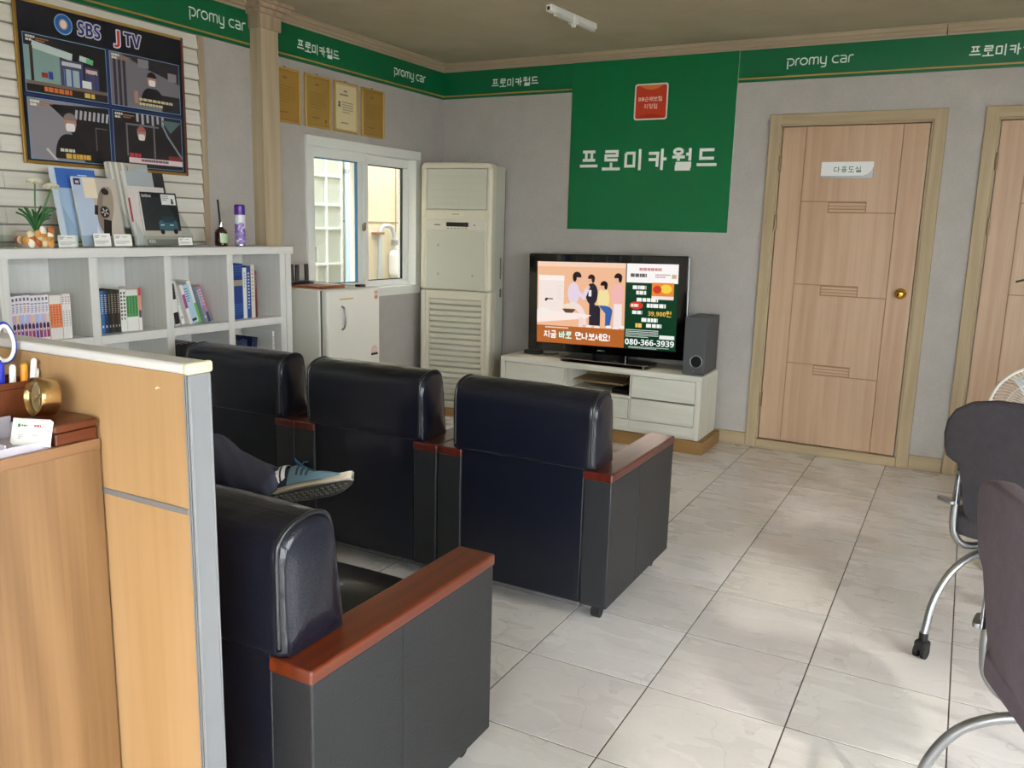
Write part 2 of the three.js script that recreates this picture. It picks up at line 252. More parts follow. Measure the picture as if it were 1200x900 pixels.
M.armDark = phy({ roughness: .28, clearcoat: .5, clearcoatRoughness: .15, map: wood(0x5e2018, 0x45140e, [.16, 1.0], 43, { ring: .4, rings: 4, pore: .15 }) });
M.rubber = std({ color: 0x121212, roughness: .6 });
M.blackPlastic = std({ color: 0x101113, roughness: .35 });
M.blackGloss = phy({ color: 0x060607, roughness: .09, clearcoat: 1, clearcoatRoughness: .03 });
M.partWood = std({ roughness: .5, map: wood(0xb89468, 0xa57f4e, [.7, 1.2], 47, { ring: .12, rings: 4, pore: .03, warp: .9 }) });
M.alu = std({ color: 0x929496, roughness: .42, metalness: .45 });
M.cap = std({ color: 0xdcdad6, roughness: .4 });
M.capCream = std({ color: 0xd8d2ae, roughness: .4 });
M.desk = std({ roughness: .42, map: wood(0x8f6d48, 0x735434, [.36, 1.5], 53, { ring: .42, rings: 4, pore: .12, cath: 2.4 }) });
M.deskTop = std({ roughness: .4, map: wood(0x96704e, 0x7c5838, [.36, 1.2], 55, { ring: .35, rings: 4, pore: .1 }) });
M.boxWood = phy({ roughness: .3, clearcoat: .3, map: wood(0x6f351b, 0x47200f, [.12, .4], 59, { ring: .4, rings: 3 }) });
M.plinth = std({ roughness: .5, map: wood(0xa9834f, 0x8b6637, [.4, .8], 61, { ring: .3, rings: 4 }) });
M.standWood = std({ roughness: .45, map: wood(0xe4e4d8, 0xd2d2c4, [.4, .9], 63, { ring: .3, rings: 6, pore: .05, warp: 1.2 }) });
M.standGroove = std({ color: 0x9a9a8e, roughness: .7 });
M.niche = std({ roughness: .6, map: wood(0x9c8360, 0x7e6744, [.4, .9], 65) });
M.sub = std({ color: 0x515356, roughness: .5 });

M.acCream = std({ color: 0xdad5c0, roughness: .35 });
M.acPanel = std({ color: 0xc8c9b9, roughness: .3 });


M.acDark = std({ color: 0x6f6f66, roughness: .7 });
M.fridge = std({ color: 0xe2e1d6, roughness: .32 });

M.paper = std({ color: 0xf2efe6, roughness: .75 });
M.cardWhite = std({ color: 0xf6f4ee, roughness: .6 });
M.navy = std({ color: 0x10245a, roughness: .5 });
M.bandGreen = std({ color: 0x005a35, roughness: .35 });
M.chairFabric = std({ roughness: .95, map: dataTex(256, 256, [.12, .12], (u, v) => { const n = vnoise(u * 90, v * 90, 90, 90, 91) * .6 + fbm(u, v, 6, 6, 93, 3) * .4; return mix3(hex(0x625660), hex(0x7d7079), n); }) });
M.chairFabricDark = std({ roughness: .95, map: dataTex(256, 256, [.12, .12], (u, v) => { const n = vnoise(u * 90, v * 90, 90, 90, 95) * .6 + fbm(u, v, 6, 6, 97, 3) * .4; return mix3(hex(0x363337), hex(0x4b474c), n); }) });

// ------------------------------------------------------------------ the room
const XR = 6.0, ZF = 7.2, YC = 2.49;
{ // floor of separate tiles
  const f = struct('floor', 'pale streaky ceramic tile floor with dark grout lines', 'floor');
  part('grout', bx(0, XR, -.12, -.0009, 0, ZF, 0), std({ color: 0x4d443b, roughness: .95 }), f);
  const base0 = hex(0xebe8e8), streak = hex(0xdad5d3), warm = hex(0xefeeee), vein = hex(0xb8aeaa);
  const tx = dataTex(1024, 1024, [1.2, 1.2], (u, v) => {
    const s = fbm(u, v, 7, 12, 101, 4), f2 = vnoise(u * 80, v * 260, 80, 260, 103), b = fbm(u, v, 9, 14, 107, 3), f3 = fbm(u, v, 90, 160, 109, 2);
    let c = mix3(base0, streak, clamp((s - .35) * .9 + (f3 - .5) * .35)); if (f2 > .86 && b > .5) c = mix3(c, vein, (f2 - .86) / .14 * .38); c = mix3(c, warm, clamp((b - .4) * .6));
    const w = Math.abs(fbm(u, v, 4, 4, 111, 4) - .5); if (w < .006) c = mix3(c, vein, .32 * (1 - w / .006)); return c;
  });
  const ro = dataTex(256, 256, [1.2, 1.2], (u, v) => { const n = .2 + .16 * fbm(u, v, 8, 24, 115, 3); return [n, n, n]; }, false);
  const mats = [0xffffff, 0xf6f4f2, 0xfbfaf6].map((c) => phy({ color: c, map: tx, roughnessMap: ro, roughness: 1, specularIntensity: .9 }));
  const tileGeo = (w, d, k) => { const g = 0.0021, c = .0005, h = .008, X = w / 2 - g, Z = d / 2 - g; const P = [], tri = [];
    const ring = (x, y, z) => [[-x, y, -z], [x, y, -z], [x, y, z], [-x, y, z]];
    const r0 = ring(X - c, 0, Z - c), r1 = ring(X, -c, Z), r2 = ring(X, -h, Z); const q = (a, b, cc, dd) => tri.push(a, cc, b, a, dd, cc);
    q(...r0); for (const [s, t] of [[r0, r1], [r1, r2]]) for (let i = 0; i < 4; i++) { const j = (i + 1) % 4; q(s[j], s[i], t[i], t[j]); }
    for (const p of tri) P.push(...p); const geo = new THREE.BufferGeometry(); geo.setAttribute('position', new THREE.Float32BufferAttribute(P, 3)); geo.computeVertexNormals();
    const uv = []; for (const p of tri) uv.push(p[0] + .41 * k, p[2] + .29 * k + p[1]); geo.setAttribute('uv', new THREE.Float32BufferAttribute(uv, 2)); return geo; };
  const zl = [0]; for (let z = .3516; z < ZF - .05; z += .3967) zl.push(z); zl.push(ZF);
  const cache = {};
  for (let i = 0; i < 15; i++) for (let j = 0; j < zl.length - 1; j++) {
    const d = zl[j + 1] - zl[j], k = Math.floor(hash2(i, j, 5) * 7), key = d.toFixed(3) + k; cache[key] ??= tileGeo(.4, d, k);
    const t = part('tile', cache[key], mats[Math.floor(hash2(i, j, 9) * 3)], f); t.position.set(.0036 + .4 * (i + .5), -.0, (zl[j] + zl[j + 1]) / 2); if (hash2(i, j, 12) > .5) t.rotation.y = Math.PI;
  }
}
struct('ceiling', 'dim olive beige papered ceiling', 'ceiling', bx(-.2, XR + .2, YC, YC + .15, -.2, ZF + .2, 0), M.ceiling);
{ // left wall with the window opening, siding planks
  const w = struct('wall_left', 'grey papered side wall with a window and white siding', 'wall');
  const T = -.16, zo = [.335, 1.455], yo = [.89, 1.83];
  part('wall_surface', merge([bx(T, 0, 0, YC, -.2, zo[0], 0), bx(T, 0, 0, YC, zo[1], ZF + .2, 0), bx(T, 0, 0, yo[0], ...zo, 0), bx(T, 0, yo[1], YC, ...zo, 0)]), M.wallpaper, w);
  part('siding_backing', bx(0, .006, 1.22, 2.25, 2.259, 4.7, 0), M.sidingGap, w);
  const P = .0725; let y = 2.246; let k = 0;
  while (y > 1.23) { // each clapboard leans out at its lower edge
    const seams = k % 2 ? [2.26, 3.32, 4.7] : [2.26, 3.28, 4.7];
    for (let s = 0; s < 2; s++) {
      const z0 = seams[s] + .0008, z1 = seams[s + 1] - .0008, y1 = y - .002, y0 = Math.max(1.219, y - P + .006);
      const g = extrude([[.006, y0], [.0215, y0], [.0225, y0 + .004], [.013, y1], [.006, y1]], z1 - z0); g.translate(0, 0, 0);
      g.translate(0, 0, z0); part('plank', boxUV(toCreasedNormals(g, .5), 'y'), M.siding[(k + s) % 3], w);
    }
    y -= P; k++;
  }
}
{ // back wall: solid behind, a front layer with two door openings
  const w = struct('wall_back', 'light grey papered wall behind the television and doors', 'wall');
  const o = [[2.425, 3.258], [3.566, 4.40]], top = 2.0;
  part('wall_surface', merge([bx(-.16, XR + .16, 0, YC, -.2, -.05, 0), bx(0, o[0][0], 0, YC, -.05, 0, 0), bx(o[0][1], o[1][0], 0, YC, -.05, 0, 0), bx(o[1][1], XR, 0, YC, -.05, 0, 0), bx(o[0][0], o[0][1], top, YC, -.05, 0, 0), bx(o[1][0], o[1][1], top, YC, -.05, 0, 0)]), M.wallpaper, w);
}
{ // right wall: wide shop windows (outside the frame) that let in the daylight
  const w = struct('wall_right', 'grey papered wall with wide shop windows', 'wall');
  const z = [[2.7, 4.65], [4.85, 6.8]], y0 = .4, y1 = 2.25, g = [bx(XR, XR + .16, 0, y0, -.2, ZF + .2, 0), bx(XR, XR + .16, y1, YC, -.2, ZF + .2, 0)];
  let p = -.2; for (const [a, b] of [...z, [ZF + .2, 0]]) { g.push(bx(XR, XR + .16, y0, y1, p, a, 0)); p = b; }
  part('wall_surface', merge(g), M.wallpaper, w);
  z.forEach(([a, b], i) => { const n = struct('window_' + (i + 2), 'white framed shop window with clear panes', 'window'); const m = (a + b) / 2;
    part('frame', merge([bx(XR + .02, XR + .1, y0, y0 + .06, a, b), bx(XR + .02, XR + .1, y1 - .06, y1, a, b), bx(XR + .02, XR + .1, y0 + .06, y1 - .06, a, a + .06), bx(XR + .02, XR + .1, y0 + .06, y1 - .06, b - .06, b), bx(XR + .03, XR + .09, y0 + .06, y1 - .06, m - .03, m + .03)]), M.pvc, n);
    for (const [c, d] of [[a + .05, m - .02], [m + .02, b - .05]]) part('pane', bx(XR + .058, XR + .062, y0 + .05, y1 - .05, c, d, 0), M.glass, n); });
}
{ // wall behind the camera: glazed shop front in its right part
  const w = struct('wall_front', 'grey papered wall with a glazed shop front', 'wall');
  const x = [[2.9, 4.25], [4.35, 5.7]], y0 = .1, y1 = 2.2, g = [bx(-.16, XR + .16, 0, y0, ZF, ZF + .16, 0), bx(-.16, XR + .16, y1, YC, ZF, ZF + .16, 0)];
  let p = -.16; for (const [a, b] of [...x, [XR + .16, 0]]) { g.push(bx(p, a, y0, y1, ZF, ZF + .16, 0)); p = b; }
  part('wall_surface', merge(g), M.wallpaper, w);
  x.forEach(([a, b], i) => { const n = struct('window_' + (i + 4), 'white framed shop front window', 'window');
    part('frame', merge([bx(a, b, y0, y0 + .06, ZF + .02, ZF + .1), bx(a, b, y1 - .06, y1, ZF + .02, ZF + .1), bx(a, a + .06, y0 + .06, y1 - .06, ZF + .02, ZF + .1), bx(b - .06, b, y0 + .06, y1 - .06, ZF + .02, ZF + .1)]), M.pvc, n);
    part('pane', bx(a + .05, b - .05, y0 + .05, y1 - .05, ZF + .058, ZF + .062, 0), M.glass, n); });
}
struct('roof', 'flat roof slab with eaves over the alley', 'roof', bx(-.24, XR + .35, YC + .15, YC + .3, -4.2, ZF + .4, 0), std({ color: 0x8a8780, roughness: .9 }));
struct('wall_outer', 'outer wall of the rooms behind the doors', 'wall', merge([bx(-.16, 0, -.12, YC + .15, -4, -.2, 0), bx(0, XR + .16, -.12, YC + .15, -4, -3.85, 0)]), std({ color: 0xb8b2a4, roughness: .95 }));
{ // crown moulding
  const prof = [[0, 2.438], [.012, 2.438], [.016, 2.447], [.03, 2.452], [.036, 2.464], [.05, 2.47], [.056, 2.482], [.062, 2.484], [.062, 2.49], [0, 2.49]];
  const t1 = struct('trim_1', 'wooden crown moulding along the side wall', 'moulding');
  { const g = extrude(prof, ZF - .0); part('moulding', boxUV(g, 'z'), M.crown, t1); }
  const t2 = struct('trim_2', 'wooden crown moulding along the back wall', 'moulding'); part('joint', bx(3.2675, 3.2725, 2.44, 2.49, .001, .034, 0), M.gasket, t2);
  for (const [a, b] of [[.0, 3.268], [3.272, XR]]) { const g = extrude(prof, b - a); g.rotateY(Math.PI / 2); g.scale(1, 1, -1); g.translate(a, 0, 0); // x -> z
    const gi = g.index ? g.toNonIndexed() : g, p = gi.attributes.position; for (let i = 0; i < p.count; i += 3) { const a0 = [p.getX(i), p.getY(i), p.getZ(i)]; p.setXYZ(i, p.getX(i + 1), p.getY(i + 1), p.getZ(i + 1)); p.setXYZ(i + 1, ...a0); } gi.computeVertexNormals(); part('moulding', boxUV(gi, 'x'), M.crown, t2); }
}
{ // pillar with a capital
  const p = struct('trim_3', 'pale wood half pillar with stepped capital against the side wall', 'pillar');
  part('shaft', bx(0, .085, 0, 2.37, 1.765, 1.893, .003), M.pillar, p);
  part('capital', merge([bx(0, .097, 2.352, 2.43, 1.752, 1.906, .003), bx(0, .115, 2.422, 2.45, 1.735, 1.924, .006), bx(0, .135, 2.448, 2.472, 1.714, 1.945, .005), bx(0, .15, 2.47, 2.49, 1.70, 1.96, .003)]), M.crown, p);
  const t = struct('trim_4', 'thin wooden edge strip beside the white siding', 'trim');
  part('strip', bx(0, .026, 1.22, 2.247, 2.225, 2.259, .003), M.crown, t);
}
{ // baseboards
  const b = struct('baseboard_back', 'wooden baseboard along the back wall', 'baseboard'); for (const [x0, x1] of [[0, 2.362], [3.323, 3.50], [4.46, XR]]) part('board', bx(x0, x1, 0, .085, 0, .014, .004, 'x'), M.casing, b);
  const c = struct('baseboard_left', 'wooden baseboard along the side wall', 'baseboard'); part('board', bx(0, .014, 0, .085, .015, 1.76, .004, 'z'), M.casing, c);
}
// ------------------------------------------------------------------ doors
function makeDoor(n, dx, label) {
  const d = struct('door_' + n, label, 'door'), X = (x) => x + dx;
  const L = 2.4429, R = 3.2398, B = .063, T = 1.9814, g1 = 2.578, g2 = 3.105, gw = .0022;
  part('frame', merge([bx(X(2.363), X(2.43), 0, 2.057, 0, .02, .004), bx(X(3.255), X(3.322), 0, 2.057, 0, .02, .004), bx(X(2.425), X(3.26), 1.997, 2.057, 0, .02, .004, 'x'),
    bx(X(2.425), X(2.438), 0, 2.0, -.05, .012, .001), bx(X(3.245), X(3.258), 0, 2.0, -.05, .012, .001), bx(X(2.425), X(3.258), 1.986, 2.0, -.05, .012, .001, 'x')]), M.casing, d, 'pale wooden door casing');
  part('threshold', bx(X(2.43), X(3.255), 0, .058, -.05, .022, .004, 'x'), M.casing, d);
  const leaf = part('leaf', bx(X(L), X(R), B, T, -.045, -.0035, .001), M.groove, d);
  const add = (pts) => { const g = extrude(pts.map(([x, y]) => [X(x), y]), .0025, .001, 1); g.translate(0, 0, -.0035); part('panel', boxUV(g), M.door, leaf); };
  add([[L, B], [g1 - gw, B], [g1 - gw, T], [L, T]]); add([[g2 + gw, B], [R, B], [R, T], [g2 + gw, T]]);
  const lv = [[1.548, 1.485], [1.054, .993], [.566, .505]], e0 = 2.737, e1 = 2.945, gg = .0022;
  let up = null;
  for (let k = 0; k <= 3; k++) { // four stepped middle panels
    const top = k === 0 ? [[g1 + gw, T], [g2 - gw, T]] : [[g1 + gw, lv[k - 1][0] - gg], [e0 - gg, lv[k - 1][0] - gg], [e0 - gg, lv[k - 1][1] - gg], [g2 - gw, lv[k - 1][1] - gg]];
    const bot = k === 3 ? [[g2 - gw, B], [g1 + gw, B]] : [[g2 - gw, lv[k][1] + gg], [e1 + gg, lv[k][1] + gg], [e1 + gg, lv[k][0] + gg], [g1 + gw, lv[k][0] + gg]];
    add([...top, ...bot]);
  }
  for (const [a, b] of lv) { // embossed bars between the steps
    const h = (a - b - .008) / 3; for (let q = 0; q < 3; q++) part('embossed_bar', bx(X(e0 + .002), X(e1 - .002), b + .004 + q * h, b + .004 + q * h + h - .004, -.004, q === 1 ? .0005 : -.0015, .0015, 'x'), M.door, leaf);
  }
  for (const y of [1.768, 1.42, .317]) { const h = part('hinge', merge([bx(X(2.432), X(2.447), y - .045, y + .045, -.002, .0135, .001), cyl(.006, .006, .094, 12, X(2.44), y, .017)]), M.hinge, d); }
  const kn = part('knob', (() => { const g = lathe([[0, .062], [.014, .0625], [.024, .056], [.028, .046], [.025, .034], [.015, .026], [.011, .02], [.011, .009], [.024, .007], [.031, .003], [.032, 0]], 28); g.rotateX(Math.PI / 2); g.translate(X(3.18), 1.028, -.001); return g; })(), M.brass, leaf, 'polished brass door knob');
  part('keyhole', cyl(.005, .005, .002, 12, X(3.18), 1.028, .062, 'z'), M.hinge, leaf);
  return d;
}
makeDoor(1, 0, 'pale wood utility room door with brass knob and a name plate');
makeDoor(2, 1.141, 'pale wood door behind the white electric fan');
{ // name plate
  const t = thing('name_plate', 'silver name plate with green Korean lettering on the wooden door', 'sign');
  const map = canvasTex(512, 172, (g, w, h) => { g.fillStyle = '#eceeee'; g.fillRect(0, 0, w, h); ktext(g, '다용도실', 128, 48, 62, .11, '#2d6b3c', 1.12); });
  printPart('plate', .288, .094, .006, std({ map, roughness: .35 }), M.steel, t, [2.8225, 1.7295, .0032]);
  const e = extrude([[.144, -.047], [.144, .02], [.135, -.004], [.118, -.022], [.09, -.033], [-.144, -.033], [-.144, -.047]], .003, .0006, 1); e.translate(2.8225, 1.7295, .006); part('curved_edge', e, M.steel, t);
  base(t);
}
// ------------------------------------------------------------------ green fascia boards and sign
const greenBand = (px, H, draw, W) => canvasTex(px, 128, (g, w, h) => { g.fillStyle = '#00693f'; g.fillRect(0, 0, w, h); g.fillStyle = '#b8894a'; g.fillRect(0, h * .865, w, h * .05); draw(g, (m) => m / W * w, (m) => m / H * h); });
{
  const H = .1855, yc = 2.34525, kr = '프로미카월드';
  const bandLab = 'green fascia board with white lettering ';
  const board = (W, pos, ry, label, draw) => { const t = thing('fascia_board', bandLab + label, 'sign'); const map = greenBand(Math.min(2048, Math.round(W * 700)), H, draw, W); printPart('board', W, H, .008, std({ map, roughness: .32 }), M.bandGreen, t, pos, ry); base(t); };
  const put = (g, mx, my, x, len) => { g.save(); const S = my(.058); g.translate(mx(x), my(.065)); g.scale(mx(len) / (6 * 1.08 * S), 1); ktext(g, kr, 0, 0, S, .13, '#f1f3ee', 1.08); g.restore(); };
  const pm = (g, mx, my, x) => { g.save(); g.translate(mx(x), my(.067)); const k = mx(.385) / 400; g.scale(k, my(.062) / 62); promy(g, 4, 0, 36.5, '#f1f3ee'); g.restore(); };
  board(1.037, [.5205, yc, .004], 0, 'between the corner and the large green sign', (g, mx, my) => put(g, mx, my, .41 - .002, .375));
  board(3.84, [4.07, yc, .004], 0, 'running over both wooden doors', (g, mx, my) => { pm(g, mx, my, .282); put(g, mx, my, 1.236, .375); pm(g, mx, my, 2.18); put(g, mx, my, 3.1, .375); });
  board(1.755, [.004, yc, .886], Math.PI / 2, 'over the framed certificates', (g, mx, my) => { put(g, mx, my, 1.7635 - 1.535, .372); pm(g, mx, my, 1.7635 - .61); });
  board(3.2, [.004, yc, 3.496], Math.PI / 2, 'over the framed broadcast poster', (g, mx, my) => { pm(g, mx, my, 5.096 - 2.292); put(g, mx, my, 5.096 - 3.24, .372); });
  const s = thing('wall_sign', 'large square green sign with white Korean lettering and red emblem', 'sign');
  const map = canvasTex(1024, 1005, (g, w, h) => {
    const mx = (m) => (m - 1.041) / 1.107 * w, my = (m) => (2.438 - m) / 1.088 * h;
    g.fillStyle = '#00713f'; g.fillRect(0, 0, w, h);
    const S = my(1.739) - my(1.873); ktext(g, kr, mx(1.116), my(1.873), S, .142, '#f4f5f0', (mx(2.083) - mx(1.116)) / 6 / S);
    // emblem
    const x0 = mx(1.487), x1 = mx(1.712), y0 = my(2.279), y1 = my(2.054), r = 16;
    const rrp = (a, b, c, d, q) => { g.beginPath(); g.roundRect(a, b, c - a, d - b, q); g.fill(); };
    g.fillStyle = '#e9e4dc'; rrp(x0, y0, x1, y1, r); g.fillStyle = '#cf3f24'; rrp(x0 + 9, y0 + 9, x1 - 9, y1 - 9, r - 4);
    g.fillStyle = '#dd7d3e'; g.beginPath(); g.moveTo(x0 + 30, y0 + 10); g.lineTo(x1 - 30, y0 + 10); g.quadraticCurveTo((x0 + x1) / 2, y0 + 60, x0 + 30, y0 + 10); g.fill(); g.fillStyle = '#b5301d'; g.beginPath(); g.moveTo(x0 + 12, y1 - 12); g.quadraticCurveTo((x0 + x1) / 2, y1 - 60, x1 - 12, y1 - 12); g.fill();
    ktext(g, 'DB손해보험', x0 + 24, (y0 + y1) / 2 - 30, 27, .13, '#f7e6d8', 1.02); ktext(g, '지정점', x0 + 62, (y0 + y1) / 2 + 12, 27, .13, '#f7e6d8', 1.05);
  });
  printPart('panel', 1.107, 1.088, .014, std({ map, roughness: .28 }), std({ color: 0xcfd8d2, roughness: .4 }), s, [1.5945, 1.894, .007]);
  base(s);
}
// ------------------------------------------------------------------ window in the side wall and what stands outside it
{
  const w = struct('window_1', 'white plastic sliding window with two sashes', 'window');
  const x0 = -.12, x1 = .018, z0 = .305, z1 = 1.48, y0 = .865, y1 = 1.855, f = .06;
  part('frame', merge([bx(x0, x1, y1 - f, y1, z0, z1, .004, 'z'), bx(x0, x1, y0, y0 + f, z0, z1, .004, 'z'), bx(x0, x1 - .0005, y0 + f, y1 - f, z0, z0 + f, .004), bx(x0, x1 - .0005, y0 + f, y1 - f, z1 - f, z1, .004), bx(-.052, -.046, y0 + f, y0 + f + .012, z0 + f, z1 - f, .001)]), M.pvc, w);
  const sash = (a, b, xa, xb, gz, gl) => { const s = part('sash', merge([bx(xa, xb, 1.735, 1.797, a, b, .004, 'z'), bx(xa, xb, .923, .968, a, b, .004, 'z'), bx(xa, xb - .0005, .968, 1.735, a, gz[0], .004), bx(xa, xb - .0005, .968, 1.735, gz[1], b, .004)]), M.pvc, w);
    const xm = (xa + xb) / 2; part('gasket', merge([bx(xm - .006, xb - .004, 1.729, 1.737, gz[0] - .002, gz[1] + .002, 0), bx(xm - .006, xb - .004, .965, .973, gz[0] - .002, gz[1] + .002, 0), bx(xm - .006, xb - .004, .965, 1.737, gz[0] - .002, gz[0] + .005, 0)]), gl, s);
    part('pane', bx(xm - .003, xm + .001, .96, 1.742, gz[0] - .008, gz[1] + .008, 0), M.glass, s); return s; };
  sash(.925, 1.4195, -.045, -.008, [.98, 1.412], M.blueGasket);
  sash(.366, .972, -.085, -.05, [.428, .872], M.gasket);
  part('meeting_rail', bx(-.05, -.0045, .925, 1.795, .878, .9245, .004), M.pvc, w);
  const l = part('latch', merge([bx(-.006, .012, 1.30, 1.345, .925, .945, .004), cyl(.012, .012, .012, 16, .008, 1.32, .935, 'x'), bx(.006, .02, 1.318, 1.355, .93, .942, .004)]), M.hinge, w, 'brass window latch');
  part('pull', merge([bx(-.01, .004, 1.11, 1.2, 1.385, 1.397, .003)]), M.pvc, w);
  // alley outside
  const W = -.9;
  const stucco = std({ roughness: .95, map: dataTex(512, 512, [1.5, 1.5], (u, v) => mix3(hex(0xebe0c6), hex(0xddd0b0), fbm(u, v, 10, 10, 201, 5))) });
  const alley = thing('neighbour_wall', 'cream rendered wall of the next building seen through the window', 'building');
  part('render', bx(W - .2, W, -.1, 3.1, -7, 7.5, 0), stucco, alley);
  for (const y of [.55, 1.364, 2.15]) part('joint', bx(W, W + .004, y - .006, y + .006, -6, 6.5, 0), std({ color: 0xa8987a, roughness: .9 }), alley);
  for (const z of [-.64, -1.6]) part('joint', bx(W, W + .004, 0, 3.1, z - .005, z + .005, 0), std({ color: 0xa8987a, roughness: .9 }), alley);
  base(alley);
  const lat = thing('lattice_window', 'white gridded window on the cream wall outside', 'window');
  const greenGlass = phy({ color: 0xc2c9ba, roughness: .3 });
  part('glazing', bx(W, W + .01, .6, 2.0, .1, .75, 0), greenGlass, lat);
  const bars = []; for (const z of [.1, .277, .44, .6, .75]) bars.push(bx(W + .008, W + .028, .6, 2.0, z - .008, z + .008, .002)); for (const y of [.6, .78, 1.03, 1.304, 1.483, 1.7, 2.0]) bars.push(bx(W + .008, W + .026, y - .009, y + .009, .1, .75, .002));
  for (const b of bars) part('bar', b, M.pvc, lat); base(lat);
  const pale = std({ color: 0xb9d3e2, roughness: .4 });
  const dp = thing('downpipe', 'pale blue downpipe on the wall outside the window', 'pipe'); part('pipe', cyl(.036, .036, 3.2, 20, W + .045, 1.5, .036), pale, dp); for (const y of [.7, 1.75]) part('clamp', cyl(.041, .041, .03, 20, W + .045, y, .036), M.steel, dp); base(dp);
  const d2 = thing('grey_pipe', 'slim white pipe at the edge of the wall outside', 'pipe'); part('pipe', cyl(.022, .022, 3.2, 16, W + .03, 1.5, -.81), M.pvc, d2); base(d2);
  const gp = thing('gas_pipe', 'bent grey gas pipe outside running into the meter', 'pipe');
  part('pipe', tube([[W + .03, .1, -.383], [W + .03, 1.1, -.383], [W + .03, 1.25, -.385], [W + .035, 1.325, -.41], [W + .04, 1.335, -.47], [W + .04, 1.32, -.53], [W + .04, 1.25, -.565], [W + .04, 1.14, -.57]], .018, 48, 10), std({ color: 0xbfc6c8, roughness: .5 }), gp);
  part('valve', bx(W + .02, W + .06, 1.17, 1.22, -.6, -.545, .006), M.steel, gp); part('bracket', bx(W, W + .05, 1.262, 1.282, -.42, -.3, .003), std({ color: 0x9a6a4a, roughness: .7 }), gp); base(gp);
  const gm = thing('gas_meter', 'rounded white gas meter with yellow sticker outside the window', 'meter');
  { const g = extrude(rrect(-.125, .125, -.12, .12, .05, 8), .12, .02, 3); g.rotateY(Math.PI / 2); g.translate(W + .02, 1.01, -.65); part('body', g, std({ color: 0xe9e6dc, roughness: .45 }), gm);
    part('sticker', bx(W + .14, W + .1425, .95, 1.0, -.75, -.7, 0), std({ color: 0xe7d93a, roughness: .5 }), gm); part('counter', bx(W + .139, W + .144, 1.05, 1.09, -.7, -.6, .002), std({ color: 0xbcd0d8, roughness: .4 }), gm); } base(gm);
}
struct('ground', 'grey concrete yard outside', 'ground', bx(-40, 40, -.3, -.12, -40, 40, 0), std({ roughness: .95, map: dataTex(256, 256, [3, 3], (u, v) => mix3(hex(0x8f8c86), hex(0xa09c94), fbm(u, v, 8, 8, 301, 5))) }));
{ // street tree outside the shop windows: its leaves break up the sun on the floor
  const t = thing('street_tree', 'leafy street tree outside the shop windows', 'tree');
  part('trunk', tube([[9.6, -.12, 6.9], [9.55, 1.2, 6.85], [9.4, 2.4, 6.7], [9.3, 3.4, 6.5], [9.2, 4.4, 6.4]], .1, 20, 10), std({ color: 0x5a4a3a, roughness: .9 }), t);
  for (const [a, b] of [[[9.4, 2.6, 6.7], [9.1, 3.7, 5.2]], [[9.35, 3.0, 6.6], [8.8, 4.1, 7.6]], [[9.3, 3.3, 6.5], [9.7, 4.4, 5.6]]]) part('branch', tube([a, [(a[0] + b[0]) / 2, (a[1] + b[1]) / 2 + .15, (a[2] + b[2]) / 2], b], .035, 10, 7), std({ color: 0x5a4a3a, roughness: .9 }), t);
  const leaf = new THREE.Shape(); leaf.moveTo(0, 0); leaf.quadraticCurveTo(.06, .07, 0, .17); leaf.quadraticCurveTo(-.06, .07, 0, 0);
  const N = 2000, im = new THREE.InstancedMesh(new THREE.ShapeGeometry(leaf, 4), std({ color: 0x4a6b2c, roughness: .8, side: THREE.DoubleSide }), N), m = new THREE.Matrix4(), q = new THREE.Quaternion(), e = new THREE.Euler();
  for (let i = 0; i < N; i++) { const c = [[9.1, 3.6, 6.3, 1.25], [8.8, 3.9, 7.9, 1.3], [9.3, 3.9, 5.0, 1.2], [9.2, 2.4, 7.6, .9]][i % 4]; let x, y, z; do { x = rr(-1, 1); y = rr(-1, 1); z = rr(-1, 1); } while (x * x + y * y + z * z > 1); e.set(rr(0, 6), rr(0, 6), rr(0, 6)); q.setFromEuler(e); m.compose(V(c[0] + x * c[3], c[1] + y * c[3] * .8, c[2] + z * c[3]), q, V(1, 1, 1).multiplyScalar(rr(.8, 1.5))); im.setMatrixAt(i, m); }
  im.name = 'foliage'; im.userData.kind = 'stuff'; t.add(im); base(t);
}

